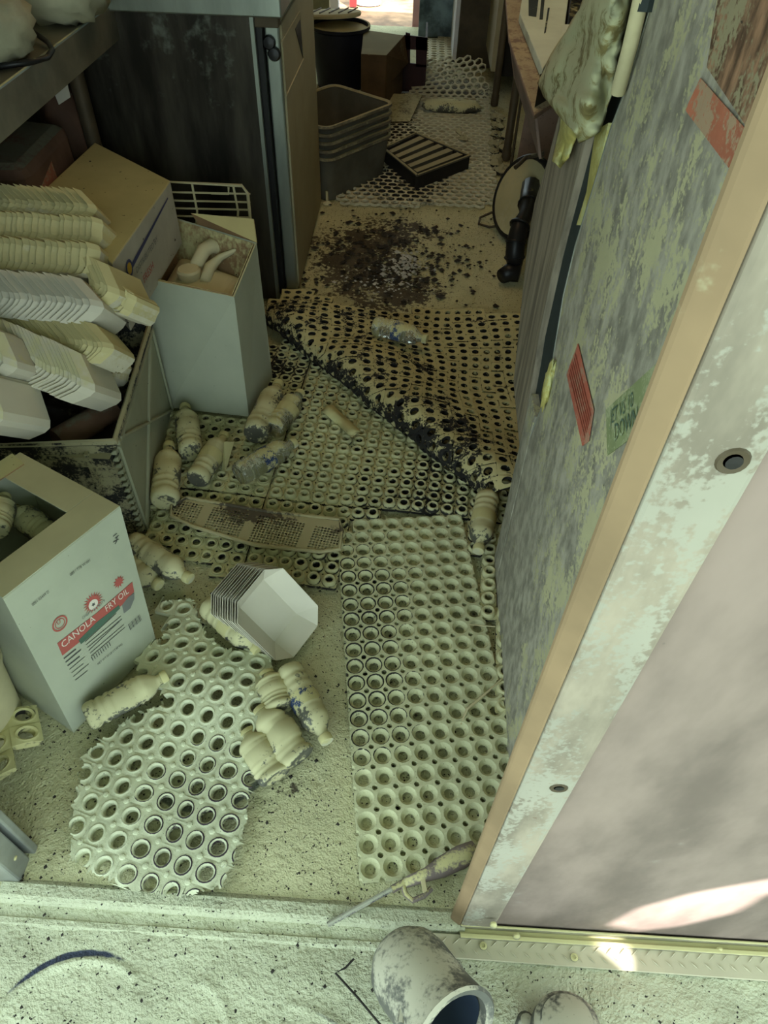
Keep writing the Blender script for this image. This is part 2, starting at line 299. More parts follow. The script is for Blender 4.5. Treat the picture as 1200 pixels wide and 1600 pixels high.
def text(name, body, mtx, size, material, parent, sx=1.0, align='LEFT'):
    c = bpy.data.curves.new(name, 'FONT'); c.body = body; c.size = size; c.align_x = align; c.resolution_u = 2
    t = bpy.data.objects.new(name, c); COL.objects.link(t)
    dg = bpy.context.evaluated_depsgraph_get(); me = bpy.data.meshes.new_from_object(t.evaluated_get(dg))
    bpy.data.objects.remove(t); me.transform(Matrix.Diagonal((sx, 1, 1, 1))); me.transform(mtx); me.transform(Matrix.Translation(-parent.location))
    me.materials.clear(); me.materials.append(M[material])
    o = bpy.data.objects.new(name, me); COL.objects.link(o); o.parent = parent; return o
def struct(mb, name, m, **k): return tag(mb.build(name, m, **k), kind='structure')

# ------------------------------------------------------------------ room shell
def grid_plane(x0, x1, y0, y1, nx, ny, zf):
    mb = MB(); X = np.linspace(x0, x1, nx+1); Y = np.linspace(y0, y1, ny+1)
    mb.add([(x, y, zf(x, y)) for y in Y for x in X], [(j*(nx+1)+i, j*(nx+1)+i+1, (j+1)*(nx+1)+i+1, (j+1)*(nx+1)+i) for j in range(ny) for i in range(nx)]); return mb
def zfloor(x, y): return -.004+.004*mnoise.noise(Vector((x*6, y*6, 3)))+.002*mnoise.noise(Vector((x*25, y*25, 1)))
struct(grid_plane(-1.4, 1.1, .285, 5.75, 100, 220, zfloor), 'floor', 'floor', smooth='all')
TRD = [(-.53+.036*i+.012*(j % 2), .055-.032*j) for i in range(5) for j in range(4)]
def zstep(x, y):
    v = -.012+.004*mnoise.noise(Vector((x*7, y*7, 8)))+.003*mnoise.noise(Vector((x*22, y*22, 4)))
    # boot tread ridges pressed in the powder
    d = math.hypot((x+.45)/.16, (y-.02)/.09)
    if d < 1: v += .004*math.sin(x*130+y*60)*(1-d)
    if x < .3 and -.08 < y < .25:
        for (a_, b_, r_, t0, t1, h_) in ((-.4368, .0734, .137, 1.0, 2.7, .005), (-.14, -.03, .20, .5, 1.5, .004), (-.30, .10, .10, -.8, 1.2, .004), (-.12, .16, .14, 3.3, 4.6, .004)):
            rr = math.hypot(x-a_, y-b_); th = math.atan2(y-b_, x-a_) % (2*PI)
            if t0 < th < t1: v += h_*math.exp(-((rr-r_)/.006)**2)
        for (a_, b_) in TRD:
            u_ = max(abs((x-a_)+.4*(y-b_))/.015, abs(y-b_)/.012)
            if u_ < 1.2: v -= .006*min(1, (1.2-u_)*4)
    return v
struct(grid_plane(-1.1, 1.3, -.2, .292, 520, 130, zstep), 'floor_step', 'step', smooth='all')
struct(MB().box(-1.1, 1.3, -.9, -.2, -.35, -.012), 'floor_landing', 'step'); struct(MB().box(-1.1, 1.3, -.2, .285, -.35, -.035), 'trim_1', 'pad')
sill = MB()
def ridge(mb, ys, hs):   # low bar with sloping sides running across the doorway
    X_ = (-.62, .15); vs = [(x, y+(.005 if x < 0 else 0), z) for x in X_ for y, z in zip(ys, hs)]; n = len(ys)
    mb.add(vs, [(i, i+1, n+i+1, n+i) for i in range(n-1)]); return mb
ridge(sill, (.315, .309, .305, .287, .281, .277), (-.006, .001, .005, .006, .003, -.014))
ridge(sill, (.262, .258, .250, .244), (-.014, -.0085, -.0085, -.014))
struct(sill, 'trim_2', 'step', smooth=False)
struct(MB().box(-1.42, -1.36, .29, 5.75, -.02, 2.1), 'wall_left', 'wall_in')
wr = MB(); wr.box(1.02, 1.08, .34, 2.6, -.02, 2.1).box(1.02, 1.08, 3.7, 5.75, -.02, 2.1).box(1.02, 1.08, 2.6, 3.7, -.02, 1.15).box(1.02, 1.08, 2.6, 3.7, 1.85, 2.1)  # opening added in this unseen wall to let daylight into the aisle
struct(wr, 'wall_right', 'wall_in')
struct(MB().box(-1.42, 1.08, .29, 5.75, 2.1, 2.16), 'ceiling', 'wall_in')
wb = MB(); wb.box(-1.42, -.62, 5.70, 5.76, -.02, 2.1).box(.02, 1.08, 5.70, 5.76, -.02, 2.1)
struct(wb, 'wall_back', 'wall_in')
struct(MB().box(-1.42, -.66, .31, .36, -.02, 2.1), 'wall_front', 'wallskin')
# right front wall beside the doorway: skin, edge post, foot channel
struct(MB().box(.185, 1.3, .2915, .34, -.01, 2.15), 'wall_front_right', 'wallskin')
pm = MB(); pm.box(.142, .197, .2855, .302, -.005, 2.15)
struct(pm, 'trim_3', 'post', bevel=.004)
pe = MB(); pe.hexa([(.1265, .296, -.005), (.142, .286, -.005), (.1425, .302, -.005), (.1265, .302, -.005), (.1265, .296, 2.15), (.142, .286, 2.15), (.1425, .302, 2.15), (.1265, .302, 2.15)])
struct(pe, 'trim_4', 'post_edge', bevel=.003)
ch = MB(); ch.box(.142, 1.3, .276, .2885, -.012, -.002).box(.142, 1.3, .2845, .2885, -.012, .014).box(.142, 1.3, .270, .277, -.012, .006)
struct(ch, 'trim_5', 'alu', bevel=.0015)
# door jamb at the left
jm = thing('door_jamb', 'aluminium door jamb foot at the left picture edge, pale and scratched', 'door jamb', (-.64, .34, 0))
MB().box(-.70, -.592, .312, .352, -.006, .62).build('jamb_post', 'alu_jamb', jm, bevel=.004)
MB().box(-.70, -.586, .358, .372, -.006, .62).build('jamb_flange', 'alu_jamb', jm, bevel=.003)
for z in (.05, .33): MB().lathe([(.004, 0), (.004, .002), (.002, .003)], frame((-.592, .335, z), (1, 0, 0)), 10).build('rivet', 'alu', jm)
# unseen sun blocker added over the step, slits cut to shape the sun patch
patch = [(952, 1446), (1000, 1420), (1080, 1398), (1200, 1376), (1290, 1362), (1290, 1380), (1200, 1398), (1150, 1428), (1060, 1449), (1000, 1456)]
hp = []
for px in patch:
    p = ony(px[0], px[1], .29); t = (3.4-p.z)/(-SUND.z); hp.append(p-SUND*t)
hp2 = []
for px in [(922, 1468), (950, 1462), (975, 1474), (988, 1500), (984, 1520), (962, 1500), (942, 1482)]:
    p = fl(px[0], px[1], -.002); t = (3.4-p.z)/(-SUND.z); hp2.append(p-SUND*t)
corners = [(-2.2, -3.9), (4, -3.9), (4, .36), (-2.2, .36)]
import bmesh
bm = bmesh.new()
ov = [bm.verts.new((c[0], c[1], 3.4)) for c in corners]; iv = [bm.verts.new((p.x, p.y, 3.4)) for p in hp]; iw = [bm.verts.new((p.x, p.y, 3.4)) for p in hp2]
es = [bm.edges.new((ov[i], ov[(i+1) % 4])) for i in range(4)]+[bm.edges.new((iv[i], iv[(i+1) % len(iv)])) for i in range(len(iv))]+[bm.edges.new((iw[i], iw[(i+1) % len(iw)])) for i in range(len(iw))]
bmesh.ops.triangle_fill(bm, use_beauty=True, edges=es)
me = bpy.data.meshes.new('canopy'); bm.to_mesh(me); bm.free(); me.materials.append(M['canopy'])
aw = bpy.data.objects.new('ceiling_awning', me); COL.objects.link(aw); aw['kind'] = 'structure'
struct(MB().box(1.08, 2.6, 1.2, 5.8, 2.05, 2.09), 'trim_6', 'canopy')  # unseen slab added to keep direct sun out of the wall opening
# unseen housing added above the made-up fill light
cl = thing('added_lamp_housing', 'unseen housing added for the warm fill light over the aisle', 'lamp', (-.1, 2.6, 2.03))
MB().box(-.28, .08, 1.95, 3.25, 2.05, 2.10).build('housing', 'alu', cl)
# outside ground
struct(MB().box(-30, 30, 5.2, 60, -.5, -.36), 'ground', 'straw')
struct(MB().box(-30, 30, -30, 5.2, -.5, -.36), 'ground_lot', 'lot')

# ------------------------------------------------------------------ perforated rubber mats
def cell_template(kind, p, rings, rc, n=16):
    B = []; edges = []
    if kind == 'sq':
        a = p/2
        for c in range(4):
            for k, ph in enumerate((270, 240, 210, 180)):
                x = a+rc*math.cos(math.radians(ph)); y = a+rc*math.sin(math.radians(ph))
                r = math.radians(90*c); B.append((x*math.cos(r)-y*math.sin(r), x*math.sin(r)+y*math.cos(r)))
        ang = [math.radians(45-33.75+22.5*(i % 4)+90*(i//4)) for i in range(16)]
        nb = [('hole' if i % 4 < 3 else i//4) for i in range(16)]   # straight edge after corner c faces direction c+1
    elif kind == 'hex':
        for k in range(6):
            a0 = math.radians(30+60*k); a1 = math.radians(90+60*k); R = p/math.sqrt(3)
            c0 = (R*math.cos(a0), R*math.sin(a0)); c1 = (R*math.cos(a1), R*math.sin(a1)); B += [c0, ((c0[0]+c1[0])/2, (c0[1]+c1[1])/2)]
        ang = [math.radians(30+30*i) for i in range(12)]; nb = ['hole']*12
    elif kind == 'sq8':
        a = p/2
        B = [(a, 0), (a, a), (0, a), (-a, a), (-a, 0), (-a, -a), (0, -a), (a, -a)]; ang = [math.radians(45*i) for i in range(8)]; nb = ['x']*8
    n = len(B); top = rings[0][1]
    V = [(x, y, top) for x, y in B]
    for (r, z) in rings: V += [(r*math.cos(a), r*math.sin(a), z) for a in ang]
    F = []
    for k in range(len(rings)):
        o0 = 0 if k == 0 else k*n; o1 = (k+1)*n
        F += [(o0+i, o0+(i+1) % n, o1+(i+1) % n, o1+i) for i in range(n)]
    base = len(V); V += [(x, y, 0) for x, y in B]
    HF = [(base+i, base+(i+1) % n, (i+1) % n, i) for i in range(n) if nb[i] == 'hole']
    SK = {d: [(base+i, base+(i+1) % n, (i+1) % n, i) for i in range(n) if nb[i] == d] for d in range(4)}
    return np.array(V), F, HF, SK
def perforated(name, cells, centers, tmpl, P, material, parent=None, jitter=0, domes=None, lips=None, clip=None):
    V, F, HF, SK = tmpl; hex_ = len(HF) == 12 and F[11][1] == 0; cs = set(cells); AV = []; AF = []; b = 0; LPS = []; n_ = (len(V))//1
    nb_ = 12 if hex_ else (8 if len(F[0]) and F[0][1] == 1 and F[7][1] == 0 else 16)
    lipv = np.zeros(len(V))
    for r_ in (lips or (1,)): lipv[nb_*r_:nb_*(r_+1)] = 1
    D = [(0, 1), (-1, 0), (0, -1), (1, 0)]
    for c in cells:
        cxy = centers(*c); v = V.copy(); v[:, 0] += cxy[0]; v[:, 1] += cxy[1]
        if jitter: v[:, 2] *= 1+jitter*(random.random()-.5)
        AV.append(v); LPS.append(lipv); fs = list(F)+list(HF)
        for d in range(4):
            if (c[0]+D[d][0], c[1]+D[d][1]) not in cs: fs += SK[d]
        AF += [tuple(b+i for i in f) for f in fs]; b += len(v)
        if domes:
            dr, dh, dz = domes
            for k in range(1):
                ox, oy = cxy[0]+V[:, 0].max(), cxy[1]+V[:, 0].max()
                dv = np.array([(ox+dr*math.cos(a)*q, oy+dr*math.sin(a)*q, dz+h) for q, h in ((1, -.001), (.75, dh*.7), (.3, dh)) for a in np.linspace(0, 2*PI, 9)[:-1]])
                AV.append(dv); LPS.append(np.zeros(24)); AF += [(b+r*8+i, b+r*8+(i+1) % 8, b+(r+1)*8+(i+1) % 8, b+(r+1)*8+i) for r in range(2) for i in range(8)]+[tuple(b+16+i for i in range(8))]; b += 24
    A = np.concatenate(AV); u, v, wv = A[:, 0], A[:, 1], A[:, 2]; e = .002
    p0 = P(u, v); du = P(u+e, v)-p0; dv = P(u, v+e)-p0
    n = np.cross(du, dv); n /= np.linalg.norm(n, axis=1)[:, None]+1e-12
    W = p0+n*wv[:, None]
    LP = np.concatenate(LPS)
    if clip is not None:
        keep = []
        for f in AF:
            c_ = W[list(f)].mean(axis=0); X, Y = projn(c_); X += 5*mnoise.noise(Vector((c_[0]*60, c_[1]*60, 1))); Y += 5*mnoise.noise(Vector((c_[0]*60, c_[1]*60, 7)))
            if inpoly(X, Y, clip): keep.append(f)
        AF = keep; used_ = sorted({i for f in AF for i in f}); rm_ = {o: k for k, o in enumerate(used_)}; W = W[used_]; LP = LP[used_]; AF = [tuple(rm_[i] for i in f) for f in AF]
    mb = MB(); mb.v = [tuple(x) for x in W.tolist()]; mb.f = AF; mb.m = [0]*len(AF)
    o = mb.build(name, material, parent, smooth=True)
    at = o.data.attributes.new('lip', 'FLOAT', 'POINT'); at.data.foreach_set('value', LP.tolist()); return o
def lattice(poly, p, ang, org, P, excl=(), hexl=False, zc=.012, rangeuv=(-40, 40, -60, 60)):
    ca, sa = math.cos(ang), math.sin(ang); cells = []
    def cen(i, j):
        if hexl: return ((i+(.5 if j % 2 else 0))*p, j*p*.8660254)
        return (i*p, j*p)
    for j in range(rangeuv[2], rangeuv[3]):
        for i in range(rangeuv[0], rangeuv[1]):
            u, v = cen(i, j); q = P(np.array([u]), np.array([v]))[0]; q[2] += zc
            if not (-2 < q[0] < 1.2 and .2 < q[1] < 6): continue
            X, Y = projn(q)
            if inpoly(X, Y, poly) and not any(inpoly(X, Y, e) for e in excl): cells.append((i, j))
    return cells, cen
def flatP(org, ang, z=0.0, bumps=.003, fr=5, extra=None):
    ca, sa = math.cos(ang), math.sin(ang)
    def P(u, v):
        x = org[0]+u*ca-v*sa; y = org[1]+u*sa+v*ca
        zz = z+bumps*(np.sin(x*fr*2.1+1)*np.cos(y*fr*1.7)+.0)
        if extra is not None: zz = zz+extra(x, y)
        return np.stack([x, y, zz], -1)
    return P
# near mat (8 x 20 cups)
a0 = fl(560, 1378, .012); a1 = fl(528, 872, .012); d = (a1-a0); ang1 = math.atan2(d.y, d.x)-PI/2; PM = .0387
M1POLY = [(560, 1383), (527, 870), (545, 815), (727, 810), (745, 900), (762, 1010), (785, 1100), (812, 1200), (800, 1330)]
P1 = flatP((a0.x, a0.y), ang1, .001, .002)
cells = [(i, j) for i in range(8) for j in range(21) if not (j == 20 and i < 1)]
t1 = cell_template('sq', PM, [(.0187, .0135), (.0170, .0135), (.0152, .0112), (.0125, .0060), (.0098, .0045), (.0096, 0)], .0052)
o = perforated('rubber_floor_mat', cells, lambda i, j: ((i+.55)*PM, (j+.5)*PM), t1, P1, 'mat_near', lips=(2,))
tag(o, 'long pale dusted rubber drain mat lying flat in the right foreground', 'floor mat')
# interlocking tiles of cupped matting
q0 = fl(422, 787, .012); q1 = fl(479, 607, .012); d = q1-q0; angt = math.atan2(d.y, d.x)-PI/2
TP = .0362; PT = flatP((q0.x, q0.y), angt, .0, .004, 6)
t2 = cell_template('sq', TP, [(.0172, .0080), (.0160, .0165), (.0125, .0205), (.0090, .0190), (.0078, .0120), (.0076, 0)], .0022)
TPOLY = [(226, 842), (330, 888), (440, 905), (528, 918), (532, 815), (727, 810), (745, 895), (765, 1010), (792, 1150), (792, 1000), (778, 880), (808, 760), (806, 690), (690, 690), (560, 590), (470, 520), (425, 540), (395, 600), (392, 652), (262, 636)]
cells, cen = lattice(TPOLY, TP, angt, q0, PT)
def gapc(i, j): return (cenT(i, j)[0]+(.006 if i >= 0 else 0), cenT(i, j)[1]+(.006 if j >= 1 else 0))
cenT = cen
tl = {'rs': 'narrow strip of cupped tile mat between the long pale mat and the right panel',
      'll': 'cupped rubber tile mat in front of the black crate, under the perforated guard',
      'lr': 'cupped rubber tile mat bordering the top end of the long pale mat',
      'ul': 'cupped rubber tile mat under the upright white box and the fallen bottles',
      'ur': 'cupped rubber tile mat with densely raised cups running under the charred folded mat'}
for key, f in (('ll', lambda i, j: i < 0 and j < 1), ('lr', lambda i, j: 8 > i >= 0 and j < 1), ('rs', lambda i, j: i >= 8 and j < 1), ('ul', lambda i, j: i < 0 and j >= 1), ('ur', lambda i, j: i >= 0 and j >= 1)):
    cs = [c for c in cells if f(*c)]
    tmp = t2
    if key in ('ll', 'ul'): tmp = cell_template('sq', TP, [(.0175, .0085), (.0158, .0135), (.0142, .0125), (.0118, .0150), (.0085, .0120), (.0082, 0)], .0022)
    comp = set()
    for c in cs:                      # keep the largest connected patch
        if c in comp: continue
        st_ = [c]; seen = {c}; css = set(cs)
        while st_:
            a_, b_ = st_.pop()
            for d_ in ((a_+1, b_), (a_-1, b_), (a_, b_+1), (a_, b_-1)):
                if d_ in css and d_ not in seen: seen.add(d_); st_.append(d_)
        if len(seen) > len(comp): comp = seen
    cs = [c for c in cs if c in comp]
    if cs: tag(perforated('rubber_tile_mat', cs, gapc, tmp, PT, 'mat_tile', jitter=.25, lips=(2, 3, 4)), tl[key], 'floor mat')
# charred mat, folded over along a diagonal roll
A5 = fl(428, 520, 0); B5 = fl(712, 752, 0); dA = np.array([B5.x-A5.x, B5.y-A5.y]); LA = np.linalg.norm(dA); dA = dA/LA; nA = np.array([-dA[1], dA[0]])
if nA[0]+nA[1] < 0: nA = -nA
P5o = fl(640, 600, 0); a5 = math.radians(2)
def P5(u, v):
    x = P5o.x+u*math.cos(a5)-v*math.sin(a5); y = P5o.y+u*math.sin(a5)+v*math.cos(a5)
    s = (x-A5.x)*nA[0]+(y-A5.y)*nA[1]; t = (x-A5.x)*dA[0]+(y-A5.y)*dA[1]
    r = .030+.010*np.clip(t/LA, 0, 1)+.004*np.sin(t*22); L = PI*r
    # s measured from a bit outside; surface arc
    s2 = s+.05
    th = np.clip(s2/r, -0.6, PI)
    xs = r-r*np.sin(th)*1.0; zs = r-r*np.cos(th)
    ext = np.clip(s2-L, 0, None)
    zs = np.where(s2 > L, 2*r+(.020-2*r)*(1-np.exp(-(ext/.16)**1.5)), zs)
    xs = np.where(s2 > L, r+ext, xs)
    zs = zs+.010*np.sin(x*9+y*5)*np.clip(ext/.15, 0, 1)+.008
    off = xs-s
    return np.stack([x+nA[0]*off, y+nA[1]*off, zs], -1)
M5POLY = [(395, 500), (440, 455), (470, 452), (560, 484), (700, 486), (812, 486), (822, 560), (822, 760), (770, 765), (690, 790), (640, 740), (560, 690), (470, 600), (400, 560)]
t5 = cell_template('sq', .0365, [(.0135, .011), (.0105, .0105), (.0100, .0), (.0125, -.004)], .002)
cells, cen = lattice(M5POLY, .0365, a5, P5o, P5)
cells = [c for c in cells if True]
o = perforated('rubber_floor_mat', cells, cen, t5, P5, 'mat_fold', jitter=.5)
tag(o, 'charred black and yellow rubber mat folded into a diagonal roll across the aisle', 'floor mat')
# far honeycomb mat with its far corner folded up
o6 = fl(668, 250, 0); P6b = flatP((o6.x, o6.y), math.radians(-1), .003, .003, 4, extra=lambda x, y: np.clip(y-4.30, 0, 1)*(.62*np.clip((x+.12)/.5, 0, 1))+0*x)
M6POLY = [(520, 318), (600, 205), (668, 92), (755, 88), (764, 200), (776, 318)]
t6 = cell_template('hex', .0415, [(.0178, .011), (.0172, .009), (.0172, 0)], 0)
cells, cen = lattice(M6POLY, .0415, 0, o6, P6b, hexl=True)
o = perforated('honeycomb_floor_mat', cells, cen, t6, P6b, 'mat_far')
tag(o, 'open honeycomb rubber mat with a curled far corner, beyond the bare scorched floor', 'floor mat')
o7 = fl(690, 80, 0); P7 = flatP((o7.x, o7.y), 0, .003, .002, 4)
t7 = cell_template('sq', .05, [(.019, .010), (.0185, .009), (.0185, 0)], .004)
cells, cen = lattice([(655, 58), (712, 58), (712, 108), (655, 108)], .05, 0, o7, P7)
o = perforated('honeycomb_floor_mat', cells, cen, t7, P7, 'mat_far')
tag(o, 'blue-lit perforated mat farthest back, in front of the rear doorway', 'floor mat')
# torn mat in the left foreground
o8 = fl(240, 1290, .012); a8 = math.radians(-15)
def lift8(x, y): return .030*np.exp(-(((x+.34)/.10)**2+((y-.68)/.10)**2))+.030*np.exp(-(((x+.20)/.06)**2+((y-.62)/.08)**2))+.006+.004*np.sin(x*40)
P8 = flatP((o8.x, o8.y), a8, 0, .003, 6, extra=lift8)
M8POLY = [(245, 940), (300, 935), (318, 985), (345, 1010), (425, 1022), (420, 1095), (398, 1150), (395, 1210), (385, 1280), (350, 1385), (270, 1402), (190, 1385), (112, 1345), (108, 1290), (130, 1180), (205, 1120), (262, 1095), (225, 1068), (205, 1035), (215, 1010), (255, 1000), (262, 975), (238, 965)]
t8 = cell_template('sq', .042, [(.0198, .0125), (.0170, .0128), (.0155, .0142), (.0140, .0138), (.0118, .0115), (.0115, 0)], .0006)
M8BIG = [(240+(x-240)*1.12+0, 1190+(y-1190)*1.08) for x, y in M8POLY]
cells, cen = lattice(M8POLY[:0]+M8BIG, .042, a8, o8, P8)
o = perforated('torn_floor_mat', cells, cen, t8, P8, 'mat_torn', jitter=.1, domes=(.006, .0035, .0125), clip=M8POLY, lips=(3,))
tag(o, 'torn scrap of rubber mat with wavy edges and purple-stained holes, left foreground', 'floor mat')
o9 = fl(40, 1130, .012)
def lift9(x, y): return .02+.02*np.sin(x*30+y*18)
P9 = flatP((o9.x, o9.y), math.radians(30), 0, .003, 6, extra=lift9)
cells, cen = lattice([(-30, 1110), (20, 1095), (85, 1125), (60, 1150), (20, 1190), (-30, 1210)], .042, 0, o9, P9)
M['mat_scrap'] = mat('dark_torn_rubber', RUB, dust=.5, nz=.4, spread=.5, bump=.3)
o = perforated('torn_floor_mat', cells, cen, t8, P9, 'mat_scrap', jitter=.3)
tag(o, 'small dark torn mat piece curling beside the foot of the oil carton, left edge', 'floor mat')

# ------------------------------------------------------------------ cartons
def carton_walls(bt, tp, t=.004, bottom=True):
    mb = MB(); n = 4
    for i in range(4):
        j = (i+1) % 4; mb.slab([bt[i], bt[j], tp[j], tp[i]], t)
    if bottom: mb.slab([bt[3], bt[2], bt[1], bt[0]], t)
    return mb
zt = .365
cbl = fl(115, 1145); cbr = fl(245, 1005); tL = fl(5, 936, zt); tR = fl(188, 792, zt); tBR = fl(32, 708, zt); _n = (cbr-cbl).cross(tL-cbl); _r = Vector(ray(188, 792)); tR = Vector((0, 0, CAMH))+_r*((cbl-Vector((0, 0, CAMH))).dot(_n)/_r.dot(_n)); tBR = fl(32, 708, tR.z); tBL = tL+(tBR-tR); print('tR', tR, tBR)
dv = Vector((-.233, .125, 0))
bb = [cbl, cbr, cbr+dv, cbl+dv]; tt = [tL, tR, tBR, tBL]
ob = thing('fry_oil_carton', 'white fry oil carton with red CANOLA banner and open hand hole, left foreground', 'carton', (cbl+cbr+dv)/2)
ob.location.z = 0
carton_walls(bb, tt).build('carton', 'card_white', ob)
def uvw(u, v, dz=0): return tL.lerp(tR, u).lerp(tBL.lerp(tBR, u), v)+Vector((0, 0, dz))
tm = MB()
tm.slab([uvw(0, 0, .003), uvw(1, 0, .003), uvw(1, .245, .003), uvw(0, .245, .003)], .003)
tm.build('front_flap', 'card_white', ob, bevel=.001)
MB().slab([uvw(.744, .245, .003), uvw(1, .245, .003), uvw(1, 1, .003), uvw(.744, 1, .003)], .003).build('side_flap', 'card_white', ob, bevel=.001)
MB().slab([uvw(.45, .86, .006), uvw(.92, .86, .006), uvw(.95, 1.02, .006), uvw(.45, 1.02, .006)], .003).build('back_flap', 'card_brown', ob)
# printing, in the frame of the front face: x to the right along the face, y up it
ex = (tR-tL).normalized(); fn = (cbr-cbl).cross(tL-cbl).normalized(); ey = fn.cross(ex).normalized()
if ey.z < 0: ey = -ey
if fn.y > 0 and fn.x < 0: fn = -fn
def facept(px, py, lift=.0012):   # photo pixel -> on the front face
    r = Vector(ray(px, py)); n = fn; t = (cbl-Vector((0, 0, CAMH))).dot(n)/r.dot(n); return Vector((0, 0, CAMH))+r*t+n*lift
def fmat(px, py, px2, py2, lift=.0014):
    a = facept(px, py, lift); b = facept(px2, py2, lift); x = (b-a).normalized(); y = fn.cross(x)
    if y.z < 0: y = -y
    z = x.cross(y); return Matrix(((x.x, y.x, z.x, a.x), (x.y, y.y, z.y, a.y), (x.z, y.z, z.z, a.z), (0, 0, 0, 1))), (b-a).length
def fpoly(name, pts, m, lift=.0008, par=None):
    return MB().slab([facept(x, y, lift) for x, y in pts][::-1], .0004).build(name, m, par or ob)
fpoly('red_banner', [(89, 1005), (97, 1024), (150, 982), (190, 945), (209, 924), (206, 909), (150, 958)], 'redprint')
fpoly('green_strip', [(122, 1000), (126, 1006), (160, 976), (187, 950), (185, 945), (150, 972)], 'greenstrip', .0012)
fpoly('leaf_drawing', [(190, 945), (193, 958), (203, 950), (209, 935), (209, 926), (200, 932)], 'greyprint', .0012)
m_, L_ = fmat(97, 1013, 148, 969, .0018); text('printed_word', 'CANOLA', m_, .022, 'creamprint', ob, sx=L_/.09)
m_, L_ = fmat(165, 956, 206, 921, .0018); text('printed_word', 'FRY OIL', m_, .021, 'creamprint', ob, sx=L_/.085)
m_, L_ = fmat(128, 968, 168, 936, .0018); text('printed_word', "CHEF'S QUALITY", m_, .009, 'greyprint', ob, sx=L_/.075)
m_, L_ = fmat(152, 1039, 195, 1003, .0018); text('printed_word', 'NET WT 35 LB (15.88 KG)', m_, .0072, 'blackprint', ob, sx=L_/.09)
m_, L_ = fmat(50, 947, 80, 922, .0018); text('printed_code', '0001 03449 D', m_, .0085, 'blackprint', ob, sx=L_/.056)
m_, L_ = fmat(109, 900, 146, 872, .0018); text('printed_code', '080 / 77B W:001', m_, .0085, 'blackprint', ob, sx=L_/.068)
# sun emblem and round mark
def disc(cx_, cy_, r, m, r0=0, spikes=0, lift=.0012):
    c = facept(cx_, cy_, lift); mb = MB(); vs = []; n = spikes*2 if spikes else 28
    e1 = (facept(cx_+10, cy_-8, lift)-c).normalized(); e2 = fn.cross(e1)
    for k in range(n):
        a = 2*PI*k/n; rr = r*(1 if (not spikes or k % 2) else .55); vs.append(c+(e1*math.cos(a)+e2*math.sin(a))*rr)
    if r0:
        vs += [c+(e1*math.cos(2*PI*k/n)+e2*math.sin(2*PI*k/n))*r0 for k in range(n)]
        mb.add(vs, [(k, (k+1) % n, n+(k+1) % n, n+k) for k in range(n)])
    else: mb.add(vs, [tuple(range(n))])
    return mb
disc(145, 941, .0225, 'redprint', 0, 20).build('sun_emblem', 'redprint', ob)
for a in range(9):
    pass
disc(145, 944, .0105, 'creamprint', lift=.0015).build('emblem_centre', 'creamprint', ob)
disc(145, 944, .0045, 'g', 0, 5, lift=.0018).build('emblem_figure', 'blackprint', ob)
disc(93, 974, .0155, 'r', .0125).build('round_mark', 'redprint', ob); disc(93, 974, .010, 'r', .0085).build('round_mark', 'redprint', ob)
m_, L_ = fmat(89, 977, 95, 972, .0016); text('printed_letter', 'U', m_, .012, 'redprint', ob)
disc(185, 909, .014, 'r', 0, 11).build('starburst', 'redprint', ob)
fine = MB()
def fline(x0, y0, x1, y1, t=.0009):
    a = facept(x0, y0); b = facept(x1, y1); x = (b-a).normalized(); y = fn.cross(x)*t
    fine.add([a-y, b-y, b+y, a+y], [(0, 1, 2, 3)])
for k in range(7):
    fline(99+k*3.0, 1029+k*5.6, 118+k*3.0+(5 if k % 2 else 0), 1014+k*5.6-(5 if k % 2 else 0), .0014 if k < 3 else .0007)
for k in range(6): fline(132+k*2, 1003+k*4.4, 187+k*1.5-(6 if k % 3 == 0 else 0), 958+k*4.4, .0007)
for k in range(9): fline(142+k*3.4, 1026-k*2.9, 145+k*3.4, 1032-k*2.9, .0007)
for k in range(11): fline(200+k*1.7, 975-k*1.5, 203.5+k*1.7, 984-k*1.5, .0004 if k % 3 else .0009)
for k in range(5): fline(176+(k % 3)*3, 838+k*3, 182+(k % 2)*3, 833+k*3, .001)
fine.build('fine_print', 'blackprint', ob)
# second oil carton, upright and open with a jug inside
c0 = fl(264, 637, .012); c1 = fl(389, 651, .012); c2 = fl(426, 590, .012); c3 = c0+(c2-c1)
zt2 = .37
e0 = fl(221, 434, zt2); e1 = fl(366, 464, zt2); e2 = fl(401, 379, zt2+.05); e3 = e0+(fl(401, 379, zt2)-e1); e3 = e3+Vector((0, 0, .03))
o2 = thing('open_oil_carton', 'tall upright open white carton holding a dusted jug, against the dark steel cabinet', 'carton', (c0+c2)/2); o2.location.z = .012
carton_walls([c0, c1, c2, c3], [e0, e1, e2, e3], .004).build('carton', 'card_white', o2)
f0 = fl(300, 372, .40); f1 = fl(399, 380, .40)
MB().slab([e3.lerp(e2, .35), e2, fl(396, 342, .45), fl(298, 333, .45)], .004).build('back_flap', 'card_brown', o2)
mid4 = lambda q_, k: [q_[i].lerp(sum(q_, Vector())/4, k) for i in range(4)]
carton_walls(mid4([c0, c1, c2, c3], .05), mid4([e0, e1, e2, e3], .05), .002, False).build('inner_liner', 'card_brown', o2)
jc = (c0+c1+c2+c3)/4; ec = (e0+e1+e2+e3)/4; jt = Vector((ec.x, ec.y, 0))
jug = thing('oil_jug', 'powder-coated plastic jug with a loop handle and round cap inside the tall open carton', 'jug', (jc.x, jc.y, .02))
def ringpts(q, k): return [q[i].lerp(sum(q, Vector())/4, k) for i in range(4)]
lo = [Vector((p.x, p.y, .02)) for p in ringpts([c0, c1, c2, c3], .12)]
zf = (.315-.012)/(zt2-.012)
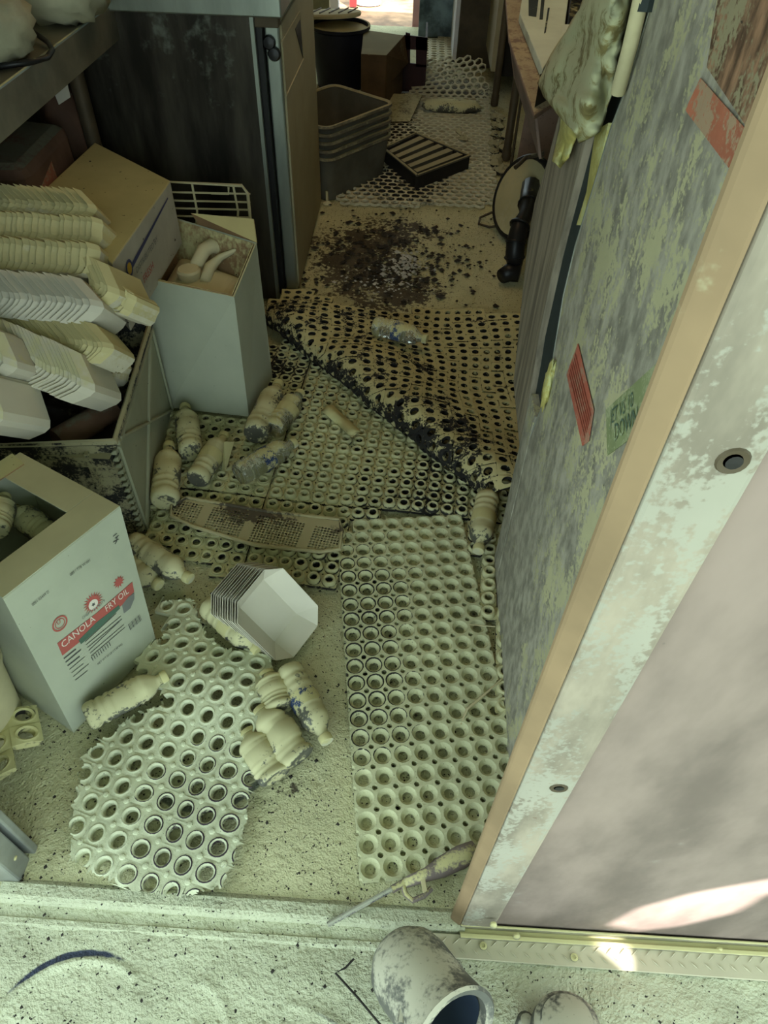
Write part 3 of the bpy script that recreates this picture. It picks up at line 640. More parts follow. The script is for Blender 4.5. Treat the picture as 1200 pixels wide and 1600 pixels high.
hi = [a.lerp(b, zf) for a, b in zip([c0, c1, c2, c3], [e0, e1, Vector((e2.x, e2.y, zt2)), Vector((e3.x, e3.y, zt2))])]; hi = ringpts(hi, .10); hi = [Vector((p.x, p.y, .305)) for p in hi]
top = [Vector((p.x, p.y, .335)) for p in ringpts(hi, .4)]
jb = MB(); jb.hexa(lo+hi); jb.hexa(hi+top); jb.build('body', 'handle_white', jug, bevel=.012, smooth=False)
ca = fl(296, 430, .34); MB().lathe([(.020, -.035), (.026, -.02), (.031, .0), (.0315, .014), (.027, .019)], Matrix.Translation(ca), 20).build('cap', 'handle_white', jug, smooth=True)
MB().lathe([(.011, .0), (.010, .001)], Matrix.Translation(ca+Vector((.003, 0, .017))), 12).build('cap_stain', 'black', jug)
hb = fl(335, 400, .34)
MB().tube([fl(302, 425, .335), fl(310, 408, .355), fl(318, 392, .372), fl(330, 384, .375), fl(346, 388, .365), fl(353, 402, .33)], [.017, .018, .019, .020, .019, .017], 12).build('handle', 'handle_white', jug, smooth='all')
MB().tube([fl(320, 440, .335), fl(328, 418, .345), fl(345, 402, .362), fl(370, 390, .385), fl(392, 382, .40)], [.014, .016, .010, .006, .003], 8).build('pull_strap', 'handle_white', jug, smooth='all')
# dusty printed carton behind the trays
z3 = .53
q = [fl(175, 412, z3), fl(266, 282, z3), fl(148, 222, z3), fl(62, 302, z3)]
dn_ = Vector((0, 0, -.30))
o3 = thing('printed_carton', 'closed carton thick with brown-yellow dust, blue line printed on its side, behind the trays', 'carton', (q[0]+q[2])/2); o3.location.z = .2
bq = [Vector((p.x, p.y, .36)) for p in q]; bq[0] = bq[0]+Vector((-.0, .0, 0))
MB().hexa(bq+q).build('carton', 'card_box3', o3, bevel=.003)
sn = (q[1]-q[0]).cross(Vector((0, 0, 1))).normalized(); se = (q[1]-q[0]).normalized()
def spt(u, dz): return q[0]+(q[1]-q[0])*u+Vector((0, 0, -dz))+sn*.0016
MB().add([spt(.02, .075), spt(.22, .058), spt(.22, .046), spt(.02, .062)], [(0, 1, 2, 3)]).add([spt(.22, .058), spt(.9, .028), spt(.9, .024), spt(.22, .046)], [(0, 1, 2, 3)]).build('blue_stripe', 'blueprint', o3)
mm = Matrix(((se.x, 0, sn.x, spt(.24, .08).x), (se.y, 0, sn.y, spt(.24, .08).y), (0, 1, 0, spt(.24, .08).z), (0, 0, 0, 1)))
text('printed_line', 'DISTRIBUTED BY', mm, .020, 'greyprint', o3, sx=1.1)
mm = Matrix(((se.x, 0, sn.x, spt(.3, .12).x), (se.y, 0, sn.y, spt(.3, .12).y), (0, 1, 0, spt(.3, .12).z), (0, 0, 0, 1)))
text('printed_line', 'FRESH', mm, .026, 'redprint', o3, sx=1.1)
cd = spt(.17, .05); MB().lathe([(.020, 0), (.013, .0002)], frame(cd, sn), 20, c0=False, c1=False).build('round_mark', 'blueprint', o3)
MB().lathe([(.013, 0.0002), (.001, .0004)], frame(cd, sn), 16).build('round_mark', 'yellowprint', o3)

# ------------------------------------------------------------------ wire rack behind the second carton
YR = 1.98
rk = thing('wire_rack', 'cream-coated wire shelf rack standing against the dark steel cabinet', 'rack', (ony(325, 350, YR).x, YR, .02))
g = lambda x, y: ony(x, y, YR)
fr = [g(262, 284), g(378, 290), g(387, 302), g(395, 380), g(402, 470)]
MB().tube([g(255, 600)]+[g(262, 284)]+fr[1:], .0045, 8).build('rack_frame', 'handle_white', rk, smooth=True)
for y in (300, 313, 325, 337, 349, 361, 373): MB().tube([g(262, y), g(391, y+3)], .0028, 6).build('wire', 'handle_white', rk, smooth=True)
for xx in (300, 364): MB().tube([g(xx, 288), g(xx+8, 330), g(xx+4, 400)], .0035, 6).build('cross_wire', 'handle_white', rk, smooth=True)
MB().tube([g(330, 302), g(357, 303), g(357, 292)], .003, 6).build('hook_wire', 'handle_white', rk)

# ------------------------------------------------------------------ black crate
hz = .292; K = fl(228, 832); Kt = Vector((K.x, K.y, hz)); Rb = fl(262, 642); Rt = fl(235, 505, hz); Rb = Vector((Rt.x, Rt.y, 0)); Lb = Vector((-1.0, 1.03, 0)); Lt = Vector((-1.0, 1.03, hz)); Bb = Lb+(Rb-K)
cr = thing('storage_crate', 'black ribbed plastic crate with a dust-grey side, under the heap of paper trays', 'crate', (K+Bb)/2)
cr.location.z = 0
MB().slab([K, Rb, Rt, Kt], .006).build('side_wall', 'crate_side', cr)
MB().slab([Lb, K, Kt, Lt], .006).build('front_wall', 'crate', cr)
MB().slab([Rb, Bb, Bb+Vector((0, 0, hz)), Rt], .006).build('back_wall', 'crate', cr)
MB().slab([Bb, Lb, Lt, Bb+Vector((0, 0, hz))], .006).build('end_wall', 'crate', cr)
MB().box(-1.05, -.62, 1.10, 1.5, .004, .012).build('bottom', 'crate', cr)
rim = MB(); rim.tube([Kt, Rt, Bb+Vector((0, 0, hz)), Lt], .009, 6, closed=True); rim.build('rim', 'crate', cr)
sN = (Rb-K).cross(Vector((0, 0, 1))).normalized()
def sp(u, z): return K+(Rb-K)*u+Vector((0, 0, z))+sN*.003
for a, b in (((.02, .005), (.02, .29)), ((.02, .01), (.9, .275)), ((.06, .28), (.97, .02)), ((.0, .275), (.98, .275)), ((.98, .02), (.98, .28))):
    MB().tube([sp(*a), sp(*b)], .0045, 5).build('side_rib', 'crate_side', cr)
fN = Vector((.13, -1, 0)).normalized()
for k in range(14):
    z = .02+k*.019; p = K+Vector((-.012, -.006, z)); MB().hexa([p+Vector((0, -.008, 0)), p+Vector((.014, -.008, 0)), p+Vector((.014, .004, 0)), p+Vector((0, .004, 0)), p+Vector((.004, -.006, .006)), p+Vector((.014, -.006, .012)), p+Vector((.014, .004, .012)), p+Vector((.004, .004, .006))]).build('tooth', 'crate_side', cr)
for k in range(6):
    x = -.66-k*.06; MB().box(x-.004, x+.004, 1.066+.0, 1.082, .0, .27).build('front_rib', 'crate', cr)
MB().box(-1.0, -.61, 1.064, 1.084, .235, .262).build('front_band', 'crate', cr)
# things lying dark inside
sk = thing('crumpled_sack', 'dark crumpled sack lying in the black crate under the trays', 'sack', (-.8, 1.25, .02))
def blob(c, rx, ry, rz, seed, nf=6, amp=.2, seg=22, ring=12, sq=1.0):
    mb = MB(); vs = []
    for i in range(ring+1):
        ph = PI*i/ring
        for k in range(seg):
            a = 2*PI*k/seg; q_ = Vector((math.sin(ph)*math.cos(a), math.sin(ph)*math.sin(a), math.cos(ph)))
            q_ = Vector([math.copysign(abs(t)**sq, t) for t in q_])
            n_ = 1+amp*mnoise.noise(q_*nf*.5+Vector((seed, 0, 0)))+amp*.5*mnoise.noise(q_*nf+Vector((seed, 5, 0)))
            vs.append(Vector(c)+Vector((q_.x*rx, q_.y*ry, q_.z*rz))*n_)
    return mb.add(vs, [(i*seg+k, i*seg+(k+1) % seg, (i+1)*seg+(k+1) % seg, (i+1)*seg+k) for i in range(ring) for k in range(seg)])
blob((-.83, 1.26, .12), .15, .14, .10, 3, 9, .35).build('sack_body', 'black_soot', sk, smooth='all')
cn = thing('tin_can', 'dusty tan cylinder lying inside the black crate below the trays', 'can', (-.72, 1.2, .23))
MB().lathe([(.028, 0), (.03, .004), (.03, .10), (.026, .10), (.026, .15), (.028, .152)], frame(fl(90, 690, .235), fl(150, 655, .235)-fl(90, 690, .235)), 18).build('can_body', 'bag_brown', cn, smooth=True)

# ------------------------------------------------------------------ paper food trays
def tray_mesh(name, m, a=.060, b=.10, e=.042, d=.045, c=.045):
    A, B = a/2, b/2; X, Y = A+e, B+e; n = 4
    V = [(-A, -B, 0), (A, -B, 0), (A, B, 0), (-A, B, 0),
         (-X+c, -Y, -d), (X-c, -Y, -d), (X, -Y+c, -d), (X, Y-c, -d), (X-c, Y, -d), (-X+c, Y, -d), (-X, Y-c, -d), (-X, -Y+c, -d)]
    F = [(0, 1, 2, 3), (0, 4, 5, 1), (1, 5, 6), (1, 6, 7, 2), (2, 7, 8), (2, 8, 9, 3), (3, 9, 10), (3, 10, 11, 0), (0, 11, 4)]
    me = bpy.data.meshes.new(name); me.from_pydata(V, [], F); me.materials.append(M[m]); me.update(); return me
def fold_mesh(name, m, prof, w=.055, fl_=.016):
    # folded tray seen end on: prof = (along stack axis, up) points; end walls lean outwards at the rim
    n = len(prof); V = []
    for sgn in (-1, 1):
        for (z, x) in prof: V.append((x, sgn*w, z))
    for sgn in (-1, 1):       # end walls: bands that lean outwards like shingles
        for (z, x) in prof: V.append((x*1.02, sgn*(w+fl_), z-.021))
    F = [(i, i+1, n+i+1, n+i) for i in range(n-1)]+[(i, 2*n+i, 2*n+i+1, i+1) for i in range(n-1)]+[(n+i, n+i+1, 3*n+i+1, 3*n+i) for i in range(n-1)]
    me = bpy.data.meshes.new(name); me.from_pydata(V, [], F); me.materials.append(M[m]); me.update(); return me
PA = [(-.055, .048), (-.006, .004), (0, -.008), (-.006, -.020), (-.032, -.046)]
PB = [(-.020, .040), (-.006, .036), (0, .024), (-.002, .008), (0, -.012), (-.008, -.028), (-.024, -.034)]
TM = {k: tray_mesh('paper_tray', k) for k in ('tray', 'tray_clean', 'tray_dusty')}
FA = {k: fold_mesh('paper_tray', k, PA) for k in ('tray', 'tray_clean', 'tray_dusty')}; FB = fold_mesh('paper_tray', 'tray_dusty', PB)
def tray_stack(p_end, axis, xh, n, pitch, mk, label, group, scale=1.0, jit=.003, mesh=None):
    ax = Vector(axis).normalized(); me = mesh or TM[mk]
    for k in range(n):
        o = bpy.data.objects.new('paper_tray', me); COL.objects.link(o)
        jx = Vector((random.uniform(-jit, jit), random.uniform(-jit, jit), random.uniform(-jit, jit)))
        f_ = frame(Vector(p_end)-ax*pitch*k+jx, ax+jx*4, Vector(xh)+jx*6)
        o.matrix_world = f_@Matrix.Scale(scale, 4)
        s_ = o.modifiers.new('thickness', 'SOLIDIFY'); s_.thickness = .0009
        tag(o, label, 'food tray', group)
UPV = (0, -.45, 1)
def pe(x, y, z): return fl(x, y, z)
IU = (0, .73, .68)
stacks = [  # px of the right end, z, axis, up hint, count, pitch, mesh, scale, label
    ((162, 335), .56, (1, -.03, .0), IU, 18, .0145, FA['tray_dusty'], .72, 'dusty paper tray in the topmost row of the left-hand heap'),
    ((176, 378), .53, (1, -.03, .0), IU, 19, .0150, FB, .85, 'paper tray in the second, scalloped row of the left-hand heap'),
    ((172, 425), .50, (1, -.03, .0), IU, 19, .0150, FB, 1.0, 'paper tray in the third row, just above the clean white row'),
    ((180, 486), .47, (1, -.05, 0), IU, 20, .0130, FA['tray_clean'], 1.0, 'clean white chevron tray halfway up the left-hand heap'),
    ((196, 548), .42, (1, -.10, .03), IU, 26, .0100, FA['tray_dusty'], .85, 'tan paper tray in the row under the white chevron trays'),
    ((172, 612), .37, (1, -.30, -.20), IU, 18, .0095, FA['tray'], 1.05, 'whitish paper tray in the slanting bottom row of the heap'),
]
for (px, z, ax, xh, n, pt, me_, sc_, lb) in stacks:
    tray_stack(fl(px[0], px[1], z), ax, xh, n, pt, '', lb, lb.replace('paper tray', 'trays').replace('chevron tray', 'chevron trays'), sc_, .0022, me_)
tray_stack(fl(214, 468, .475), (1, -.45, .0), IU, 6, .010, '', 'dusty tan tray behind the right end of the chevron row', 'tan trays behind the white chevron row', .95, .003, FA['tray_dusty'])
tray_stack(fl(228, 492, .45), (1, -.6, -.1), IU, 4, .012, '', 'ragged tan tray at the far right tip of the heap', 'ragged trays at the right tip of the heap', .7, .004, FB)
tray_stack(fl(188, 585, .32), (1, -.3, -.1), IU, 5, .010, '', 'tan tray peeping out behind the slanting bottom row', 'tan trays behind the slanting row', .8, .003, FB)
tray_stack(fl(57, 575, .44), (1, -.35, -.1), IU, 6, .010, '', 'pale tray of the short stack at the left picture edge', 'short stack of pale trays at the left edge', .95, .003, FA['tray'])
tray_stack(fl(46, 655, .40), (.9, -.45, -.1), IU, 3, .012, '', 'cream tray hanging lowest at the left picture edge', 'lowest cream trays at the left edge', 1.1, .003, FA['tray'])
# stack lying on the floor, centre
TO = tray_mesh('paper_tray', 'tray_clean', .075, .115, .034, -.042, .030)
P0 = fl(420, 955, .075)
tray_stack(P0, (.60, -.50, .50), (.45, .60, .20), 12, .0105, 'tray_clean', 'clean white tray in the nested stack lying on the floor', 'clean tray stack on the floor', 1.0, .0008, TO)

# ------------------------------------------------------------------ water bottles
PROF = [(.018, .004), (.026, 0), (.0305, .005), (.0325, .014), (.0325, .026), (.0292, .030), (.0325, .036), (.0325, .044), (.0292, .050), (.0325, .056), (.0325, .064), (.0312, .068), (.0322, .072),
        (.0322, .112), (.0296, .117), (.0325, .123), (.0296, .130), (.0322, .136), (.030, .146), (.024, .158), (.0165, .168), (.0128, .174), (.0125, .184)]
def bottle(basepx, cappx, z, label, style='dust', crush=0.0, lab=None, zc=None, seed=0, flat=1.0, cap=True, zb=None):
    B = fl(basepx[0], basepx[1], z); C = fl(cappx[0], cappx[1], z if zc is None else zc); d = C-B; L = d.length; k = L/.2
    mt = frame((0, 0, 0), d); rs = max(.85, min(1.08, k)) if crush == 0 else 1.0
    t = thing('water_bottle', label, 'bottle', B)
    def fnc(p):
        q_ = Vector((p.x*rs, p.y*rs, p.z*k))
        if crush:
            n_ = mnoise.noise(Vector((p.x*18+seed, p.y*18, p.z*22)))
            q_.x *= 1-crush*.5+crush*.5*n_; q_.y *= 1+crush*.15*n_; q_.x += crush*.02*mnoise.noise(Vector((seed, p.z*15, 2))); q_.y += crush*.02*mnoise.noise(Vector((p.z*15, seed, 2)))
        else:
            n_ = mnoise.noise(Vector((p.x*30+seed, p.y*30, p.z*25))); q_.x *= 1+.09*n_; q_.y *= 1+.07*n_; q_.x += .002*mnoise.noise(Vector((p.z*60, p.y*40, seed)))
        return q_
    mk = {'dust': 'bottle_dust', 'clear': 'bottle_clear'}[style]
    MB().lathe(PROF, mt, 24, fn=fnc).build('body', mk, t, smooth='all', local=True)
    if cap: MB().lathe([(.0148, .183), (.0152, .185), (.0152, .196), (.0140, .199), (.004, .2)], mt, 20, fn=fnc).build('cap', 'cap', t, smooth=True, local=True)
    if lab: MB().lathe([(.0328, .074), (.0331, .076), (.0331, .108), (.0328, .110)], mt, 24, fn=fnc, c0=False, c1=False).build('label_band', lab, t, smooth=True, local=True)
    return t
BZ = .045
bottle((298, 708), (289, 634), .05, 'powdered water bottle standing out nearest the foot of the tall white carton, left', seed=1)
bottle((257, 785), (265, 694), .05, 'powdered water bottle lying parallel to the crate side, its ridged base towards the guard plate', seed=2)
bottle((307, 750), (352, 678), .05, 'powdered water bottle with a half peeled label flap, middle of the left group', seed=3, lab='label_dust', zb=1)
bottle((398, 680), (436, 598), .05, 'powdered water bottle leaning against the right side of the tall white carton', seed=4)
bottle((425, 672), (470, 612), .045, 'transparent dirty water bottle beside the bottle leaning on the tall carton', 'clear', .25, 'label_dust', seed=5)
bottle((372, 742), (462, 690), .045, 'clear empty water bottle with a blue label, on the cupped tiles', 'clear', .1, 'label_blue', seed=6)
bottle((585, 508), (668, 530), .085, 'clear water bottle with a dull blue label lying on the charred folded mat', 'clear', .15, 'label_blue', seed=7)
bottle((762, 775), (747, 862), .045, 'dusty water bottle against the right-hand panel at the top corner of the long pale mat', seed=8, lab='label_dust')
bottle((205, 848), (298, 905), .045, 'thickly powdered water bottle pointing right from behind the oil carton', seed=9)
bottle((178, 868), (250, 915), .030, 'half hidden powdered bottle just below the one behind the oil carton', seed=10, crush=.3)
bottle((325, 945), (405, 1018), .035, 'powdered bottle with dark scuffs under the white tray stack', seed=11, lab='label_dust')
bottle((450, 1045), (512, 1160), .038, 'big powdered water bottle with a blue printed patch, right of the tray stack', seed=12, lab='label_blue')
bottle((470, 1185), (405, 1105), .040, 'crushed powdered bottle with a flat bent end, right of the torn mat', seed=13, crush=.6)
bottle((432, 1215), (385, 1140), .028, 'crushed bottle with a pinkish stained end, lowest beside the torn mat', seed=14, crush=.6)
bottle((135, 1122), (262, 1055), .040, 'ribbed powdered bottle lying at the foot of the oil carton, partly under the torn mat', seed=15)
bottle((440, 1110), (415, 1050), .035, 'small part of a powdered bottle between the torn mat and the blue-patched bottle', seed=16, crush=.3)
pl_ = fl(6, 1050, .17); pl_ = pl_+Vector((-.105, -.02, 0))
pail = thing('round_pail', 'dusty round pail cut by the left picture edge beside the oil carton', 'pail', (pl_.x, pl_.y, .0))
MB().lathe([(.080, 0), (.098, .17), (.104, .172), (.105, .188), (.098, .19), (.094, .185), (.078, .02)], Matrix.Translation((pl_.x, pl_.y, 0)), 36).build('pail_wall', 'white_bucket', pail, smooth=True)
# bottles inside the oil carton
bottle((80, 838), (20, 795), .27, 'powdered bottle lying inside the open hand hole of the oil carton', seed=17)
bottle((-10, 830), (8, 775), .31, 'pale ribbed bottle neck at the left picture edge inside the oil carton', 'dust', seed=18)
# blue printed patch on bottle 12 (part of its label)
# ------------------------------------------------------------------ perforated guard plate
gp = [(268, 790), (292, 778), (420, 800), (530, 812), (534, 830), (530, 858), (500, 862), (400, 852), (300, 822), (268, 806)]
zg = .033
gc = fl(400, 822, zg); ga = fl(500, 838, zg)-fl(300, 800, zg); aG = math.atan2(ga.y, ga.x)
gr = thing('perforated_guard', 'rounded perforated metal guard plate with scorched dust, lying across the cupped tiles', 'guard plate', (gc.x, gc.y, zg))
PG = flatP((gc.x, gc.y), aG, zg, .001)
pG = .0078
tG = cell_template('sq8', pG, [(.0031, .0012), (.0031, -.0008)], 0)
cells, cen = lattice(gp, pG, aG, gc, PG, zc=0, rangeuv=(-36, 37, -12, 13))
ribs = (-17, -2, 16)
hol = [c for c in cells if all(abs(c[0]+.4*c[1]*0-r) > 1 for r in ribs) and c[1] <= 4-abs(c[0])*.0 and c[1] < 5]
sol = [c for c in cells if c not in set(hol)]
perforated('perforated_sheet', hol, cen, tG, PG, 'grille', gr)
tS = cell_template('sq8', pG, [(.0001, .0012)], 0)
perforated('solid_sheet', sol, cen, tS, PG, 'grille', gr)
MB().tube([fl(x, y, zg+.001) for x, y in gp], .0048, 8, closed=True).build('rolled_rim', 'grille', gr, smooth=True)

# ------------------------------------------------------------------ gas lighter in the foreground
lt = thing('gas_lighter', 'soot-marked long nozzle gas lighter with trigger guard, at the foot of the doorway post', 'lighter', fl(680, 1370, 0))
zl = .022
MB().tube([fl(743, 1326, zl+.008), fl(722, 1338, zl+.006), fl(690, 1355, zl+.004), fl(668, 1366, zl), fl(632, 1380, zl)], [.014, .0185, .0165, .011, .008], 12).build('grip', 'lighter', lt, smooth='all')
gm = MB(); gm.tube([fl(628, 1378, zl), fl(634, 1398, zl), fl(645, 1407, zl), fl(662, 1400, zl), fl(674, 1388, zl)], .0045, 8); gm.build('trigger_guard', 'lighter', lt, smooth=True)
MB().hexa([fl(657, 1374, zl-.005), fl(664, 1371, zl-.005), fl(668, 1392, zl-.005), fl(661, 1396, zl-.005), fl(657, 1374, zl+.008), fl(664, 1371, zl+.008), fl(668, 1392, zl+.008), fl(661, 1396, zl+.008)]).build('trigger', 'handle_white', lt, bevel=.001)
MB().tube([fl(634, 1378, zl), fl(612, 1390, zl)], .0062, 10).build('collar', 'lighter', lt, smooth=True)
MB().tube([fl(613, 1389, zl), fl(560, 1418, .014), fl(512, 1445, .008)], .0042, 8).build('nozzle', 'lighter_tip', lt, smooth=True)

# ------------------------------------------------------------------ grey fittings at the bottom edge
pp = thing('plastic_pitcher', 'grey powder-dusted rubber sleeve lying open, dark inside, bottom centre of the picture', 'sleeve', fl(690, 1560, 0))
cA = fl(640, 1515, .055); cB = fl(712, 1612, .12); axp = (cB-cA)
mtx = frame(cA, axp); Lp = axp.length
MB().lathe([(.010, -.040), (.045, -.035), (.058, -.015), (.062, .01), (.060, Lp*.6), (.063, Lp-.006), (.066, Lp), (.062, Lp+.004), (.052, Lp), (.048, Lp*.6)], mtx, 32, c1=False).build('shell', 'pipe', pp, smooth=True)
MB().lathe([(.049, Lp*.9), (.046, Lp*.3), (.005, Lp*.2)], mtx, 24, c0=False).build('lining', 'pipe_in', pp, smooth='all')
MB().tube([fl(628, 1600, .12), fl(632, 1560, .115), fl(640, 1528, .10), fl(648, 1515, .08)], .007, 8).build('strap', 'pipe', pp, smooth=True)
lp = thing('cord_loop', 'thin dusty loop of cord on the step beside the grey sleeve', 'cord', fl(715, 1515, 0))
MB().tube([fl(690, 1508, .004), fl(700, 1500, .008), fl(718, 1503, .008), fl(724, 1520, .005), fl(718, 1540, .0)], .0028, 6).build('cord', 'pipe', lp, smooth=True)
cp = thing('pipe_fitting', 'brownish dusty rounded cap cut by the bottom picture edge', 'cap', fl(870, 1600, 0))
cB2 = fl(885, 1612, .04); MB().lathe([(.052, -.05), (.052, .0), (.047, .018), (.040, .022), (.036, .03), (.02, .036), (.004, .037)], frame(cB2, (-.1, .35, .9)), 28).build('cap_body', 'pipe', cp, smooth=True)
cq = fl(822, 1596, .02); MB().lathe([(.014, -.02), (.014, .0), (.009, .006), (.002, .007)], frame(cq, (0, .2, 1)), 14).build('side_knob', 'pipe', cp, smooth=True)
wi = thing('bent_wire', 'thin dark bent wire lying on the powdered step', 'wire', fl(550, 1550, 0))
MB().tube([fl(600, 1608, .0), fl(560, 1560, .002), (fl(524, 1520, .004)), fl(540, 1512, .005), fl(553, 1498, .004)], .0019, 6).build('wire', 'black_soot', wi, smooth=True)
# tread plate strip
tp_ = MB(); a_ = [fl(650, 1492, -.004), fl(1330, 1548, -.004), fl(1330, 1492, -.004), fl(716, 1447, -.004)]
a_ = [Vector((.085, .243, -.002)), Vector((.85, .236, -.002)), Vector((.85, .276, -.002)), Vector((.085, .276, -.002))]
tr = thing('tread_strip', 'diamond-pattern tread plate strip screwed along the foot of the right front wall', 'tread plate', (.4, .255, -.01))
MB().slab(a_, .006).build('plate', 'tread', tr, bevel=.001)
lug = MB()
for k in range(34):
    x = .095+k*.0205
    for s_, yy in ((1, .266), (-1, .252)):
        p = Vector((x+(0 if s_ > 0 else .0102), yy, -.0012)); d_ = Vector((.0062, .0055*s_, 0)); nn = Vector((-d_.y, d_.x, 0)).normalized()*.0014
        lug.add([p-d_, p-nn, p+d_, p+nn, p+Vector((0, 0, .0022))], [(0, 1, 4), (1, 2, 4), (2, 3, 4), (3, 0, 4)])
o = lug.build('diamond_lugs', 'tread', tr); o['kind'] = 'stuff'
for px in ((755, 1478), (897, 1496)): MB().lathe([(.0065, -.001), (.006, .002), (.003, .0028), (.0026, .0012)], Matrix.Translation(fl(px[0], px[1], .0)), 14).build('screw', 'alu', tr, smooth=True)
for px in ((770, 1431), (806, 1449), (1118, 1472)):
    p = ony(px[0], px[1], .2885); b_ = MB().lathe([(.006, 0), (.0055, .003), (.003, .005)], frame((p.x, .2765, max(p.z, .001)), (0, -1, .6)), 12).build('rivet', 'alu', smooth=True)
    tag(b_, {770: 'domed rivet at the foot of the doorway post', 806: 'domed rivet in the foot channel just right of the post seam', 1118: 'domed rivet in the foot channel under the sunlit patch'}[px[0]], 'rivet')
for px, lb in (((1145, 720), 'recessed screw hole high on the edge post'), ((873, 1231), 'pale screw low on the edge post above the seam')):
    p = ony(px[0], px[1], .2855); s_ = thing('post_screw', lb, 'screw', (p.x, p.y, p.z)); r_ = .0095
    MB().lathe([(r_, 0), (r_*.9, .0015), (r_*.55, .0005)], frame((p.x, p.y, p.z), (0, -1, 0)), 16, c1=False).build('cup_washer', 'leg_dark', s_, smooth=True)
    MB().lathe([(r_*.5, .0), (r_*.1, .0003)], frame((p.x+.001, p.y-.0008, p.z-.001), (0, -1, 0)), 12).build('screw_hole', 'black', s_)

# ------------------------------------------------------------------ right hand equipment side panels
XB = .24
def yz(px): p = onx(px[0], px[1], XB); return p
eq = thing('equipment_cabinet', 'grey streaked equipment side panel powdered yellow-green, right side of the doorway', 'cabinet', (.5, .75, 0))
PB_ = [(.345, -.004), (.985, -.004), (.985, .45), (.955, .54), (.955, .64), (.985, .74), (.983, .82), (.962, .905), (.943, .99), (.915, 1.05), (.88, 1.28), (.345, 1.28)]
MB().slab([(XB, y, z) for y, z in PB_][::-1], -.010 if False else .010).build('side_panel', 'panelB', eq)
MB().tube([(XB+.001, y, z) for y, z in PB_[2:11]], .0022, 6).build('edge_trim', 'alu_jamb', eq, smooth=True)
MB().box(XB+.02, .95, .36, 1.05, .02, 1.25).build('cabinet_body', 'panelA', eq)
MB().hexa([(XB-.001, .984, 0), (XB+.02, .984, 0), (XB+.02, 1.052, 0), (XB-.001, 1.052, 0), (XB-.001, .984, .50), (XB+.02, .984, .50), (XB+.02, 1.052, .50), (XB-.001, 1.052, .50)]).build('corner_post', 'panelB', eq, bevel=.002)
MB().box(XB+.013, XB+.019, .90, 1.10, .42, 1.25).build('door_gasket', 'gasket', eq)
MB().slab([onx(x, y, XB+.006) for x, y in [(936, 205), (957, 192), (934, 300), (912, 352), (906, 352), (922, 300)]], .005).build('foam_strip', 'foam', eq)

pts = [(1.052, .36), (1.25, .375), (1.30, .46), (1.39, .62), (1.395, .70), (1.34, .80), (1.30, .92), (1.24, 1.25), (1.0, 1.25), (1.03, 1.05), (1.069, .97), (1.081, .88), (1.093, .80), (1.105, .70), (1.10, .59), (1.085, .54)]
MB().slab([(XB+.002, y, z) for y, z in pts][::-1], -.018).build('rear_side_panel', 'panelA', eq)
pA_ = [(XB-.0015, y, z) for y, z in [(1.05, .80), (1.09, .62), (1.14, .72), (1.12, .86)]]
# powder lump by the panel edge
b1 = onx(860, 600, XB); blob((XB-.004, b1.y, b1.z), .006, .016, .045, 4, 6, .4).build('powder_lump', 'foam', eq, smooth='all')
# labels and stickers
def onpanel(px, lift=.0014): p = onx(px[0], px[1], XB); return Vector((XB-lift, p.y, p.z))
def pslab(mb, pts, lift=.0012, t=.0006):
    P_ = [onpanel(p, lift) for p in pts]
    n = (P_[1]-P_[0]).cross(P_[2]-P_[0])
    if n.x > 0: P_ = P_[::-1]
    return mb.slab(P_, t)
st = thing('warning_sticker', 'red sticker printed with dark text lines, curling at its edge, low on the streaked panel', 'sticker', onpanel((910, 620)))
pslab(MB(), [(905, 537), (887, 586), (912, 697), (922, 690), (930, 640)], .002).build('sticker', 'red', st)
ln = MB()
for k in range(6):
    f0 = .12+k*.145
    a = (905-18*f0+0, 540+47*f0); b = (930-18*f0*.95, 640+52*f0)
    pa = onpanel((903-13*f0, 548+42*f0), .0024); pb = onpanel((928-13*f0, 646+44*f0), .0024); v_ = Vector((0, .0014, .0014))
    ln.add([pa-v_, pb-v_, pb+v_, pa+v_], [(0, 1, 2, 3)])
ln.build('text_lines', 'redline', st)
st = thing('green_label', 'faded yellow-green label with smudged writing, on the streaked panel beside the post', 'label', onpanel((985, 640)))
pslab(MB(), [(948, 640), (1040, 556), (1050, 640), (950, 712)], .001).build('label_sheet', 'greenlabel', st)
a = onpanel((956, 664), .0022); b = onpanel((1035, 600), .0022); x_ = (b-a).normalized(); n_ = Vector((-1, 0, 0)); y_ = n_.cross(x_)
mm = Matrix(((x_.x, y_.x, n_.x, a.x), (x_.y, y_.y, n_.y, a.y), (x_.z, y_.z, n_.z, a.z), (0, 0, 0, 1)))
if y_.z < 0: pass
text('printed_line', 'JET VS 10', mm, .024, 'greenprint', st, sx=.8)
a = onpanel((962, 690), .0022); mm2 = mm.copy(); mm2.translation = a
text('printed_line', 'DOWN', mm2, .028, 'greenprint', st, sx=.8)
st = thing('menu_photo', 'scorched brown food picture pasted high on the streaked panel', 'poster', onpanel((1150, 100)))
pslab(MB(), [(1130, -40), (1107, 105), (1172, 202), (1215, 90), (1260, -40)], .0015).build('picture_sheet', 'photo', st)
st = thing('orange_sticker', 'faded orange-red sticker just under the scorched picture on the streaked panel', 'sticker', onpanel((1125, 190)))
pslab(MB(), [(1098, 122), (1074, 172), (1142, 262), (1172, 205)], .002).build('sticker', 'orange', st)
hb = thing('panel_handle', 'pale upright bar handle near the top of the streaked panel', 'handle', onpanel((980, 80)))
MB().tube([onx(1008, -30, XB-.012), onx(985, 70, XB-.012), onx(965, 145, XB-.010)], .0085, 10).build('bar', 'handle_white', hb, smooth=True)
MB().tube([onx(1012, -10, XB-.006), onx(1006, 18, XB-.006)], .012, 8).build('bracket', 'gasket', hb)
